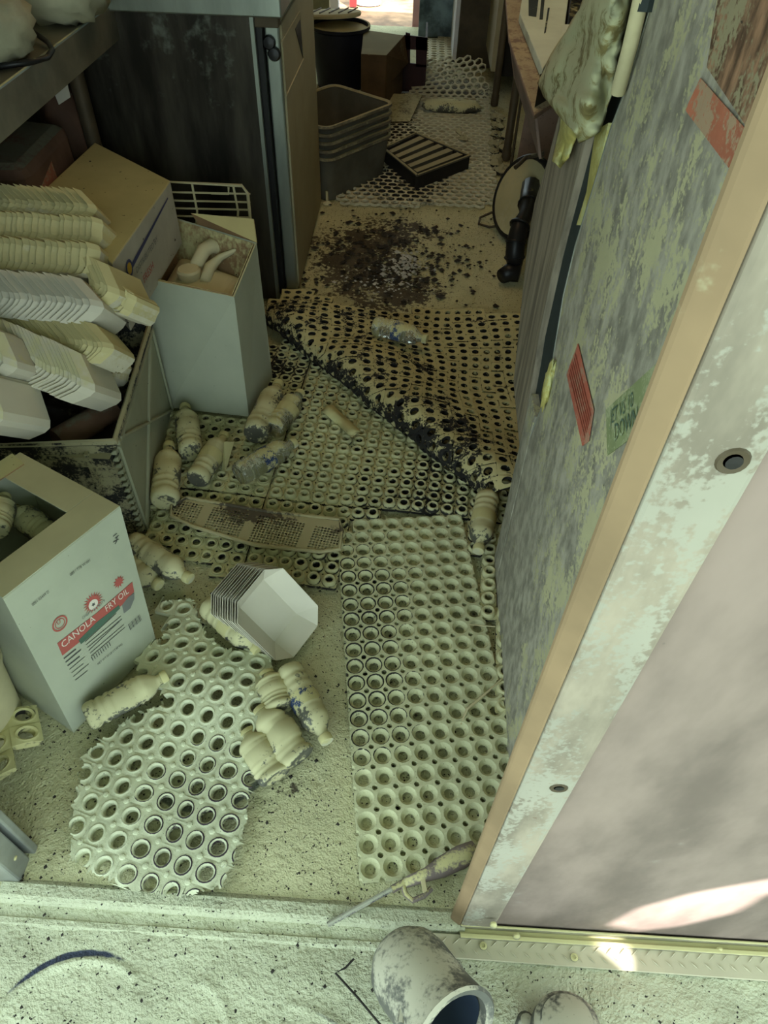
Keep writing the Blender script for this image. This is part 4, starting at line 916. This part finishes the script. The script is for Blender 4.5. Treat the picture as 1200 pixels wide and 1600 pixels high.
# powder coated bag hanging over the panel edge
bg = thing('plastic_bag', 'crumpled plastic bag coated in yellow powder hanging over the rear panel edge', 'bag', onx(905, 120, XB-.02))
def sheetbag(poly_rows, depth, seed):
    mb = MB(); rows = len(poly_rows); cols = 26; vs = []
    for i in range(rows*4-3):
        f_ = i/4; r0 = poly_rows[int(min(f_, rows-1))]; r1 = poly_rows[int(min(f_+1, rows-1))]; t_ = f_-int(f_)
        L_ = [r0[0]*(1-t_)+r1[0]*t_, r0[1]*(1-t_)+r1[1]*t_]; R_ = [r0[2]*(1-t_)+r1[2]*t_, r0[3]*(1-t_)+r1[3]*t_]
        for k in range(cols):
            s_ = k/(cols-1); X_ = L_[0]*(1-s_)+R_[0]*s_; Y_ = L_[1]*(1-s_)+R_[1]*s_
            n1 = mnoise.noise(Vector((X_*.016, Y_*.013, seed))); n2 = abs(mnoise.noise(Vector((X_*.022+Y_*.014, Y_*.022-X_*.012, seed+3))))
            dx = depth*(math.sin(PI*s_)**.6)*(.6+.9*n1)+.022*n2
            vs.append(onx(X_+5*n2, Y_, XB-.006-max(dx, 0)))
    R = rows*4-3
    return mb.add(vs, [(i*cols+k, i*cols+k+1, (i+1)*cols+k+1, (i+1)*cols+k) for i in range(R-1) for k in range(cols-1)])
ob_ = sheetbag([(925, -30, 985, -30), (905, 15, 978, 30), (862, 85, 965, 90), (840, 130, 955, 150), (850, 150, 945, 180), (868, 175, 935, 205), (885, 190, 905, 222)], .035, 2).build('bag_front', 'bag', bg, smooth='all')
s_ = ob_.modifiers.new('thickness', 'SOLIDIFY'); s_.thickness = .002
ob_ = sheetbag([(878, 175, 908, 185), (876, 200, 902, 210), (868, 230, 888, 245), (862, 252, 872, 262)], .012, 9).build('bag_tail', 'foam', bg, smooth='all')
s_ = ob_.modifiers.new('thickness', 'SOLIDIFY'); s_.thickness = .002

# ------------------------------------------------------------------ worktable and legs on the far right
wt = thing('work_table', 'low worktable with rough brown-purple front flange, far right of the aisle', 'table', (.6, 2.3, 0))
zA = .72
fa = [fl(790, -30, zA), fl(838, -30, zA), fl(872, 140, zA), fl(868, 170, zA), fl(835, 178, zA), fl(803, 80, zA)]
MB().slab([fl(835, 180, zA), fl(884, 148, zA), fl(860, 60, zA), fl(838, -40, zA), fl(787, -40, zA), fl(795, 60, zA)], .012).build('front_flange', 'counter', wt, bevel=.003)
fb = [fl(835, 180, zA-.012), fl(795, 60, zA-.012), fl(787, -40, zA-.012)]
MB().slab([fb[0], fb[1], fb[1]+Vector((.03, 0, -.1)), fb[0]+Vector((.03, 0, -.1))], .006).build('apron', 'counter', wt)
MB().slab([fb[1], fb[2], fb[2]+Vector((.03, 0, -.1)), fb[1]+Vector((.03, 0, -.1))], .006).build('apron', 'counter', wt)
MB().slab([fl(833, 182, zA-.02), fl(886, 150, zA-.02), fl(886, 150, zA-.02)+Vector((.3, .1, 0)), fl(833, 182, zA-.02)+Vector((.3, .5, 0))], .09).build('under_frame', 'black', wt)
mp_ = thing('steel_appliance', 'mint-pale powdered steel appliance top with dark slots, on the worktable', 'appliance', fl(845, 60, zA+.02))
MB().slab([fl(848, 108, zA+.03), fl(880, 60, zA+.03), fl(893, -40, zA+.03), fl(822, -40, zA+.03), fl(812, 20, zA+.03)], .025).build('top_plate', 'mint', mp_, bevel=.003)
for q_ in ([(826, 24), (838, 26), (845, -30), (826, -30)], [(843, 30), (848, 30), (854, -30), (848, -30)], [(850, 52), (853, 50), (859, 12), (856, 12)]):
    MB().slab([fl(x, y, zA+.0312) for x, y in q_], .001).build('slot', 'gasket', mp_)
MB().slab([fl(850, 112, zA+.028), fl(884, 64, zA+.028), fl(896, -40, zA+.028), fl(935, -40, zA+.028), fl(905, 60, zA+.028), fl(868, 120, zA+.028)], .03).build('black_edge', 'black', mp_, bevel=.002)
MB().slab([fl(872, 95, zA+.1), fl(892, 90, zA+.1), fl(905, 38, zA+.1), fl(880, 38, zA+.1)], .004).build('side_flap', 'mint', mp_)
def leg(px0, px1, r, z1, name, label, m='leg_dark'):
    b_ = fl(px0[0], px0[1], .0); d_ = .62
    t = thing(name, label, 'leg', b_); MB().lathe([(r*.8, 0), (r*1.15, .004), (r*1.15, .05), (r, .055), (r, z1)], Matrix.Translation(b_), 14).build('tube', m, t, smooth=True); return t
leg((790, 250), None, .018, .62, 'table_leg', 'near thin brown steel leg under the worktable, beside the far mat edge')
leg((772, 165), None, .018, .62, 'table_leg', 'second brown steel leg farther back under the worktable')
leg((798, 262), None, .006, .6, 'support_rod', 'thin black rod beside the near worktable leg')
bp = thing('back_panel', 'dull purple-grey upright panel under the worktable behind the dusty white bucket', 'panel', fl(815, 280))
p0 = fl(800, 290); MB().hexa([p0, p0+Vector((.3, -.1, 0)), p0+Vector((.32, .0, 0)), p0+Vector((.02, .1, 0)), p0+Vector((.02, .02, .55)), p0+Vector((.32, -.08, .55)), p0+Vector((.34, .02, .55)), p0+Vector((.04, .12, .55))]).build('panel_sheet', 'counter', bp)
p1 = fl(762, 150); fz = thing('white_appliance', 'tall cream-fronted appliance edge beyond the worktable legs', 'appliance', p1)
MB().box(p1.x, p1.x+.04, p1.y, p1.y+.9, .12, 1.0).build('front_edge', 'door_beige', fz)
MB().box(p1.x+.05, p1.x+.5, p1.y, p1.y+.9, .10, 1.0).build('body', 'black_soot', fz)
rb = thing('rubble_pile', 'small dark rubble heap on the floor between the worktable legs', 'rubble', fl(790, 250)); mbr = MB()
for k in range(40):
    p = fl(770+random.random()*28, 180+random.random()*95, .01); r_ = .012+random.random()*.02
    b_ = blob(p, r_, r_, r_*.7, k, 5, .5, 7, 5); mbr.add(b_.v, b_.f)
o = mbr.build('rubble', 'crate', rb); o['kind'] = 'stuff'

# ------------------------------------------------------------------ fallen bucket with black hose, far right of bare floor
pt_ = thing('fallen_bucket', 'dusty white round vessel on its side with a black rim, beyond the grained panel', 'bucket', fl(800, 330))
c_ = fl(822, 312, .15); mt = frame(c_, (-.75, -.45, .35), (0, 0, 1))
MB().lathe([(.02, -.26), (.12, -.26), (.132, -.24), (.138, .0), (.142, .03), (.12, .035), (.03, .04)], mt, 32).build('shell', 'white_bucket', pt_, smooth=True)
MB().tube([mt@Vector((.141*math.cos(a), .141*math.sin(a), .02)) for a in np.linspace(0, 2*PI, 33)[:-1]], .014, 8, closed=True).build('rim_band', 'black', pt_, smooth=True)
MB().tube([fl(805, 262, .28), fl(822, 246, .30), fl(850, 240, .32)], .008, 8).build('grab_tube', 'leg_dark', pt_, smooth=True)
bh = thing('black_hose', 'segmented black plastic hose arching beside the wood-grained panel', 'hose', fl(812, 420))
path = [fl(830, 290, .22), fl(825, 320, .20), fl(822, 335, .19), fl(812, 352, .17), fl(806, 378, .13), fl(804, 402, .08), fl(805, 415, .05)]
MB().tube(path, [.035, .034, .024, .030, .034, .034, .026], 12).build('hose', 'black', bh, smooth='all')
for i in (1, 3, 4, 5): MB().lathe([(.036, -.004), (.038, 0), (.036, .004)], frame(path[i], path[i+1 if i < 6 else i]-path[i-1]), 14).build('hose_ring', 'black', bh, smooth=True)
MB().tube([fl(784, 432, .03), fl(796, 425, .035), fl(812, 428, .035)], [.026, .034, .03], 12).build('nozzle', 'black', bh, smooth='all')
cw = thing('cable_loop', 'thin brown cable loop on the bare floor beside the fallen bucket', 'cable', fl(765, 345))
MB().tube([fl(815, 322, .15), fl(803, 345, .06), fl(790, 351, .01), fl(765, 355, .006), fl(748, 350, .006), fl(750, 340, .008), fl(768, 332, .03), fl(783, 333, .05)], .0048, 6).build('cable', 'leg_dark', cw, smooth='all')

# ------------------------------------------------------------------ refrigerated cabinet on the left of the aisle
fc = fl(437, 475); fX = -.378
fg = thing('undercounter_refrigerator', 'dark stained steel refrigerator with beige doors and two black knobs, left of the aisle', 'refrigerator', (-.9, 2.5, 0))
MB().box(-1.36, -.438, 2.16, 2.92, .0, .82).build('cabinet_body', 'steel_dark', fg, bevel=.004)
MB().box(-.444, -.434, 2.155, 2.172, .0, .82).build('corner_trim', 'steel', fg)
MB().box(-1.36, -.355, 2.13, 3.0, .822, .95).build('worktop', 'steel', fg, bevel=.004)
MB().box(-.75, -.48, 2.126, 2.13, .862, .90).build('name_plate', 'leg_dark', fg)
MB().box(-.436, -.42, 2.185, 2.90, .01, .80).build('door_gap', 'black', fg)
dr = MB().box(-.418, fX, 2.21, 2.915, .012, .79).build('door', 'steel', fg, bevel=.005)
MB().box(fX-.002, fX+.006, 2.225, 2.91, .015, .788).build('door_front', 'door_beige', fg, bevel=.003)
hm = MB(); Xh = fX+.0065
def hx(px): p = onx(px[0], px[1], Xh); return p
hpz = [hx((440, 66)), hx((468, 18)), hx((474, 92)), hx((447, 150))]
for i in range(4): hm.tube([hpz[i], hpz[(i+1) % 4]], .0022, 5)
hm.build('handle_frame', 'door_beige', fg)
P_ = [hx((461, 45)), hx((469, 30)), hx((473, 90))]
MB().slab(P_, .0012).build('handle_recess', 'black', fg)
for z, q_ in ((.755, (421, 66)), (.715, (429, 84))):
    p = ony(q_[0], q_[1], 2.208); MB().lathe([(.017, 0), (.018, .006), (.014, .016), (.004, .018)], frame((p.x, 2.209, p.z), (0, -1, .1)), 18).build('knob', 'black', fg, smooth=True)
MB().box(-.44, -.372, 2.175, 2.215, .79, .822).build('hinge_cap', 'leg_dark', fg, bevel=.003)
for px in ((487, 300), (515, 318)):
    p = fl(px[0], px[1]); MB().lathe([(.02, 0), (.016, .006), (.006, .012), (.005, .05)], Matrix.Translation(Vector((min(p.x, -.35), p.y, 0))), 12).build('foot', 'handle_white', fg, smooth=True)

# ------------------------------------------------------------------ left shelf and what is on it
za = .83
sh = thing('steel_shelf_table', 'smoky steel table with a broad front lip and tube leg, top left corner', 'table', (-1.0, 1.9, 0))
s0 = fl(-140, 300, za); s1 = fl(0, 130, za); s2 = fl(172, 6, za); s2b = fl(186, 20, za-.03)
E0 = fl(-160, 250, za); E1 = fl(172, 8, za); dd = (E1-E0)
XS = E1.x; 
e0 = fl(0, 138, za); e1 = fl(180, 3, za); ed = (e1-e0).normalized(); eA = e0-ed*.7; lip = Vector((.0, 0, -.075))
nrm = Vector((ed.y, -ed.x, 0)); 
MB().slab([eA, e1, e1+lip, eA+lip][::-1], -.004).build('front_lip', 'shelf', sh)
MB().slab([eA, e1, e1-nrm*.6, eA-nrm*.6][::1], .004).build('table_top', 'shelf', sh)
MB().tube([eA, e1], .004, 6).build('lip_edge', 'steel', sh)
MB().lathe([(.022, 0), (.025, .01), (.024, .03), (.021, .035), (.021, za-.02)], Matrix.Translation((ony(126, 145, 2.08).x, 2.08, 0)), 18).build('leg', 'leg_dark', sh, smooth=True)
cb = thing('cloth_sack', 'pale cloth-covered bundle on the top left steel table', 'sack', fl(75, 15, za))
blob(fl(92, -22, za+.07), .105, .085, .07, 5, 7, .25, 26, 16, .8).build('sack_body', 'cloth', cb, smooth='all')
cb = thing('cloth_sack', 'greenish crumpled bundle cut by the left edge on the steel table', 'sack', fl(-10, 60, za))
blob(fl(-12, 42, za+.06), .07, .09, .062, 8, 7, .25, 22, 14, .8).build('sack_body', 'cloth', cb, smooth='all')
wh = thing('basket_handle', 'black bent metal handle overhanging the table lip, top left', 'handle', fl(70, 75, za))
MB().tube([fl(12, 18, za+.05), fl(45, 45, za+.02), fl(75, 66, za+.01), fl(82, 78, za+.008), fl(74, 90, za+.008), fl(50, 97, za+.008), fl(-10, 105, za+.01)], .0058, 8).build('rod', 'black', wh, smooth='all')
# brown bag under the shelf
bb_ = thing('paper_bag', 'brown-pink block bag with a small orange label, under the steel table', 'bag', fl(50, 250, .5))
zz = .60
qb = [fl(30, 300, zz-.1), fl(112, 232, zz-.1), fl(95, 170, zz), fl(-60, 170, zz), ]
tb = [fl(-60, 235, zz), fl(50, 248, zz), fl(108, 190, zz), fl(75, 168, zz), fl(-60, 160, zz)]
c_ = fl(28, 218, .52)
bg_ = MB(); Q0 = [fl(-80, 262, zz), fl(36, 262, zz), fl(105, 190, zz), fl(-20, 175, zz)]
bg_.hexa([Vector((p.x, p.y, .34)) for p in Q0]+Q0)
bg_.build('bag_body', 'bag_brown', bb_, bevel=.03)
n_ = (Q0[2]-Q0[1]).cross(Vector((0, 0, 1))).normalized(); x_ = (Q0[2]-Q0[1]).normalized()
def bp_(u, dz): return Q0[1]+(Q0[2]-Q0[1])*u+Vector((0, 0, -dz))+n_*.002
MB().add([bp_(.12, .12), bp_(.50, .11), bp_(.48, .04), bp_(.12, .07)], [(0, 1, 2, 3)]).build('label_patch', 'orange', bb_)
MB().add([bp_(.12, .125)+n_*.001, bp_(.22, .12)+n_*.001, bp_(.22, .09)+n_*.001, bp_(.12, .095)+n_*.001], [(0, 1, 2, 3)]).build('label_patch', 'blueprint', bb_)
sp_ = thing('support_block', 'dim shelf block under the brown block bag behind the trays', 'shelf', (-1.15, 1.9, 0))
MB().box(-1.35, -.86, 1.55, 2.12, 0, .2).build('block', 'leg_dark', sp_)
MB().box(-1.35, -.80, 1.66, 2.02, .2, .358).build('upper_block', 'black_soot', sp_)
nt_ = thing('paper_note', 'small white paper card under the steel table behind its leg', 'card', ony(97, 145, 2.05))
MB().slab([ony(82, 139, 2.05), ony(92, 164, 2.05), ony(110, 152, 2.05), ony(104, 127, 2.05)], .002).build('card', 'tray_clean', nt_)
dk = thing('rolled_bag', 'dull brown rolled bag between the brown block bag and the table leg', 'bag', fl(120, 200, .4))
blob(fl(112, 215, .5), .07, .09, .16, 12, 6, .2).build('bag_body', 'bag_brown', dk, smooth='all')

# ------------------------------------------------------------------ stacked tubs, rack, bucket and boxes farther back
def rrect(x0, x1, y0, y1, r, z, seg=5):
    out = []
    for (cx_, cy_, a_) in ((x1-r, y1-r, 0), (x0+r, y1-r, 90), (x0+r, y0+r, 180), (x1-r, y0+r, 270)):
        out += [Vector((cx_+r*math.cos(math.radians(a_+90*k/seg)), cy_+r*math.sin(math.radians(a_+90*k/seg)), z)) for k in range(seg+1)]
    return out
tc = fl(560, 290); tcx, tcy = -.352, 3.178
def tub(z0, label, full):
    t = thing('bus_tub', label, 'tub', (tcx, tcy, z0), 'grey bus tubs nested in one stack')
    rot = Matrix.Rotation(math.radians(-37), 4, 'Z'); H_ = .17
    rings = [(.150, .185, 0), (.168, .205, H_), (.178, .215, H_), (.178, .215, H_-.012), (.172, .209, H_-.012)]
    vs = []; n = None
    for hx_, hy_, z in rings[:3]+[]:
        r_ = [rot@p for p in rrect(-hx_, hx_, -hy_, hy_, .04, z)]; n = len(r_); vs += r_
    inner = []
    for hx_, hy_, z in ((.163, .200, H_), (.145, .180, .006)):
        inner += [rot@p for p in rrect(-hx_, hx_, -hy_, hy_, .036, z)]
    mb = MB(); allv = vs[:2*n]+vs[2*n:3*n]+inner
    mb.add(vs[:2*n], [(k, (k+1) % n, n+(k+1) % n, n+k) for k in range(n)]+[tuple(range(n-1, -1, -1))])
    mb.add(inner, [(k, n+k, n+(k+1) % n, (k+1) % n) for k in range(n)]+[tuple(range(n, 2*n))])
    mb.build('tub_wall', 'tub', t, smooth=True, local=True)
    rm = MB(); rm.tube([rot@p for p in rrect(-.17, .17, -.207, .207, .042, H_)], .009, 6, closed=True); rm.build('rim', 'tub', t, smooth=True, local=True)
    return t
TL = ['lowest grey bus tub of the nested stack, its full side showing', 'second grey bus tub from the bottom of the nested stack', 'middle grey bus tub of the nested stack', 'second grey bus tub from the top of the nested stack', 'topmost grey bus tub of the stack, empty and open']
for k in range(5): tub(.001+k*.030, TL[k], k == 0)
# slotted grease filter
gk = thing('slotted_rack', 'dark square slotted rack with grey slats propped against the tubs', 'rack', fl(670, 265))
zq = .07
q = [fl(652, 262, zq), fl(733, 240, zq), fl(635, 210, zq), fl(598, 232, zq)]
q = [fl(652, 274, zq), fl(734, 243, zq), fl(650, 208, zq), fl(600, 232, zq)]
def W_(u, v, z=0): return q[0].lerp(q[1], u).lerp(q[3].lerp(q[2], u), v)+Vector((0, 0, z))
for (a, b) in ((0, 1), (1, 2), (2, 3), (3, 0)):
    A_, B_ = q[a], q[b]; MB().slab([Vector((A_.x, A_.y, .012)), Vector((B_.x, B_.y, .012)), B_, A_], .012).build('frame_side', 'black_soot', gk)
    MB().tube([A_, B_], .006, 6).build('frame_edge', 'tub', gk)
for k in range(5):
    v = .08+k*.18
    MB().hexa([W_(.05, v, -.02), W_(.95, v, -.02), W_(.95, v+.10, -.02), W_(.05, v+.10, -.02), W_(.05, v, 0), W_(.95, v, 0), W_(.95, v+.10, 0), W_(.05, v+.10, 0)]).build('slat', 'tub', gk)
# lidded bucket
bc = fl(530, 140); bkx, bky = -.43, 4.45
BH = .29
bk = thing('lidded_bucket', 'navy round bucket with a dusty half-open lid, behind the refrigerator door', 'bucket', (bkx, bky, 0))
MB().lathe([(.13, 0), (.155, BH-.02), (.163, BH-.015), (.163, BH), (.152, BH), (.12, .02)], Matrix.Translation((bkx, bky, 0)), 32, c1=True).build('bucket_wall', 'bucket', bk, smooth=True)
MB().lathe([(.150, BH-.018), (.02, BH-.015)], Matrix.Translation((bkx, bky, 0)), 32).build('contents', 'handle_white', bk)
lm = frame((bkx-.05, bky+.07, BH+.03), (-.05, .12, 1), (1, 0, 0))
MB().lathe([(.155, -.012), (.16, 0), (.155, .008), (.13, .010), (.01, .010)], lm, 30).build('lid', 'handle_white', bk, smooth=True)
for k in range(5): MB().tube([lm@Vector((-.1+k*.05, -.12, .013)), lm@Vector((-.07+k*.05, .12, .013))], .004, 5).build('lid_rib', 'leg_dark', bk)
# cardboard box with flap
bz = .27; q = [fl(564, 84, bz), fl(604, 86, bz), fl(632, 55, bz), fl(568, 46, bz)]
cbx = thing('cardboard_box', 'dusty brown cardboard box with a hanging open flap, beside the navy bucket', 'box', (q[0]+q[2])/2); cbx.location.z = 0
MB().hexa([Vector((p.x, p.y, 0)) for p in q]+q).build('box_body', 'card_far', cbx, bevel=.004)
MB().slab([q[1], fl(612, 128, .12), fl(638, 98, .16), q[2]], .005).build('hanging_flap', 'card_far', cbx)
mc = thing('handled_crate', 'dark maroon plastic crate with an oval hand hole, right of the cardboard box', 'crate', fl(640, 145)); mc.location.z = 0
yb = fl(640, 142).y; g2 = lambda x, y: ony(x, y, yb)
MB().slab([g2(606, 142), g2(664, 142), g2(666, 101), g2(606, 94)], -.01).build('front_lower', 'maroon', mc)
MB().slab([g2(632, 100), g2(641, 100), g2(641, 52), g2(634, 50)], -.01).build('front_post', 'maroon', mc)
MB().slab([g2(650, 104), g2(666, 104), g2(668, 58), g2(650, 57)], -.01).build('front_post', 'maroon', mc)
MB().slab([g2(632, 76), g2(668, 78), g2(668, 58), g2(632, 54)], -.01).build('top_bar', 'maroon', mc)
MB().slab([g2(664, 142), g2(664, 142)+Vector((0, .3, 0)), g2(668, 58)+Vector((0, .3, 0)), g2(668, 58)], .01).build('side_wall', 'maroon', mc)
cs_ = thing('cardboard_sheet', 'flat dull brown cardboard piece on the floor in front of the maroon crate', 'cardboard', fl(635, 175))
MB().slab([fl(606, 190, .02), fl(640, 190, .02), fl(660, 148, .05), fl(605, 146, .05)], .006).build('sheet', 'card_dark', cs_)
fb_ = thing('wrapped_bag', 'small dusty grey-green wrapped packet lying across the honeycomb mat', 'packet', fl(705, 175))
blob(fl(706, 166, .035), .155, .05, .03, 21, 7, .22, 24, 12, .8).build('packet_body', 'bottle_dust', fb_, smooth='all')
lf = thing('paper_scrap', 'small reddish brown scrap lying on the honeycomb mat', 'scrap', fl(720, 215, .02))
MB().slab([fl(712, 205, .022), fl(722, 214, .02), fl(718, 198, .03)], .002).slab([fl(716, 218, .02), fl(732, 220, .02), fl(726, 206, .035)], .002).build('scrap', 'card_dark', lf)
# rear doorway: cabinets at its right, bright ground, objects beyond
gf = thing('grey_cabinet', 'blue-grey stained cabinet beside the rear doorway', 'cabinet', fl(680, 58)); p = fl(653, 58)
MB().box(p.x, p.x+.30, p.y, min(p.y+.5, 5.69), .0, .9).build('cabinet_body', 'grey_far', gf, bevel=.006)
p = fl(706, 100); nf = thing('appliance_side', 'narrow bright white frame with dark slots at the right of the rear mat', 'frame', p)
MB().box(p.x, p.x+.05, p.y, p.y+1.4, .0, .8).build('frame_body', 'white_panel', nf)
MB().box(p.x-.004, p.x, p.y+.5, p.y+.9, .25, .6).build('slot', 'black', nf)
p = fl(712, 104); dc = thing('dark_cabinet', 'dull brown-grey cabinet between the white frame and the curled mat corner', 'cabinet', p)
MB().box(p.x, p.x+.30, p.y, p.y+.5, .0, .56).build('lower_panel', 'leg_dark', dc, bevel=.003)
MB().box(p.x, p.x+.30, p.y, p.y+.5, .57, 1.1).build('upper_panel', 'leg_dark', dc, bevel=.003)
jl = thing('white_column', 'bright white column seen through the rear doorway', 'column', (-.66, 5.9, 0)); p = ony(503, 30, 5.9)
MB().box(p.x-.15, ony(529, 20, 5.9).x, 5.9, 6.0, -.36, 1.6).build('column', 'white_panel', jl)
p = ony(645, 20, 5.78); pk = thing('pink_post', 'pinkish post at the right side of the rear doorway', 'post', (p.x, 5.8, 0))
MB().box(p.x, p.x+.06, 5.77, 5.83, -.1, 1.6).build('post', 'pink_panel', pk)
pr = fl(575, 5, -.35); wbk = thing('white_container', 'white and red container standing on the sunlit ground beyond the rear door', 'container', pr)
MB().lathe([(.12, 0), (.14, .3), (.14, .32)], Matrix.Translation(pr), 20).build('container', 'white_panel', wbk, smooth=True)
MB().box(pr.x-.16, pr.x-.10, pr.y-.16, pr.y-.10, 0-.35, .05).build('red_part', 'redthing', wbk)

# ------------------------------------------------------------------ scraps and crumbs
sc = thing('label_scrap', 'crumpled tan label strip lying on the cupped tiles below the charred roll', 'scrap', fl(535, 665))
mbs = MB(); R_ = 12
for i in range(R_+1):
    f_ = i/R_; a = fl(502+f_*48, 642+f_*42, .03+.012*math.sin(f_*9)); b = fl(520+f_*46, 634+f_*42, .032+.012*math.cos(f_*7)); mbs.v += [tuple(a), tuple(a.lerp(b, .5)+Vector((0, 0, .008))), tuple(b)]
mbs.f = [(3*i+k, 3*i+k+1, 3*i+k+4, 3*i+k+3) for i in range(R_) for k in range(2)]; mbs.m = [0]*len(mbs.f)
ob_ = mbs.build('strip', 'scrap', sc, smooth='all'); s_ = ob_.modifiers.new('t', 'SOLIDIFY'); s_.thickness = .0015
pf = thing('peeled_label', 'peeled label flap standing beside the half peeled bottle', 'label', fl(355, 725, .03))
ob_ = MB().add([fl(347, 735, .02), fl(352, 738, .03), fl(366, 690, .07), fl(350, 690, .09)], [(0, 1, 2, 3)]).build('flap', 'scrap', pf); s_ = ob_.modifiers.new('t', 'SOLIDIFY'); s_.thickness = .0015
ztie = thing('zip_tie', 'pale flat cable tie lying across the long pale mat', 'cable tie', fl(745, 1090, .015))
MB().tube([fl(720, 1132, .012), fl(730, 1108, .020), (fl(757, 1085, .018)), fl(785, 1060, .018)], [.0015, .003, .003, .0012], 5).build('tie', 'handle_white', ztie)
zt_ = thing('straw_sliver', 'thin pale sliver poking over the right edge of the long pale mat', 'sliver', fl(755, 977, .015))
MB().tube([fl(733, 976, .018), fl(774, 979, .018)], .0013, 4).build('sliver', 'handle_white', zt_)
def scatter(n, fpos, m, name, label, cat, s0, s1, flat=.5):
    mb = MB()
    for k in range(n):
        p = fpos(); r_ = s0+(s1-s0)*random.random()**3; c_ = []
        for s in ((1, 0, 0), (-1, 0, 0), (0, 1, 0), (0, -1, 0), (0, 0, 1), (0, 0, -1)):
            j = Vector([random.uniform(-.3, .3) for _ in range(3)]); v_ = (Vector(s)+j)*r_; v_.z *= flat; c_.append(p+v_)
        mb.add(c_, [(0, 2, 4), (2, 1, 4), (1, 3, 4), (3, 0, 4), (2, 0, 5), (1, 2, 5), (3, 1, 5), (0, 3, 5)])
    return tag(mb.build(name, m), label, cat, kind='stuff')
def inner_pos():
    while True:
        x, y = random.uniform(-.62, .24), random.uniform(.31, .95)
        return Vector((x, y, .001))
scatter(900, inner_pos, 'crumb', 'char_crumbs', 'dark charred crumbs strewn on the powdered floor in the foreground', 'crumbs', .0008, .0042)
def stp(): return Vector((random.uniform(-.6, .6), random.uniform(0, .27), -.007))
scatter(330, stp, 'crumb', 'char_crumbs', 'dark specks strewn on the powdered step outside the sill', 'crumbs', .0008, .0036)
def mid():
    a = random.gauss(0, 1); b = random.gauss(0, 1); p = fl(620+a*75, 400+b*38, .003); return p
scatter(900, mid, 'crumb', 'char_crumbs', 'charred debris over the bare scorched floor beyond the folded mat', 'debris', .002, .016, .4)
def ash(): return fl(632+random.gauss(0, 13), 415+random.gauss(0, 10), .005)
scatter(170, ash, 'ash', 'white_ash', 'small patch of white ash flakes on the scorched floor', 'ash', .004, .013, .5)
def ash2(): return fl(600+random.gauss(0, 35), 440+random.gauss(0, 14), .004)
scatter(110, ash2, 'ash', 'white_ash', 'scattered pale flakes between the ash patch and the charred mat', 'ash', .003, .009, .4)

def reparent(root, target, names):
    t = [c for c in root.children if c.name.split('.')[0] == target][0]
    for c in list(root.children):
        if c is not t and any(c.name.startswith(n_) for n_ in names): c.parent = t
reparent(ob, 'carton', ('printed', 'red_', 'green_', 'leaf', 'sun_', 'emblem', 'round_', 'starburst', 'fine_'))
reparent(o3, 'carton', ('printed', 'blue_', 'round_'))
reparent(fg, 'door_front', ('handle_',))
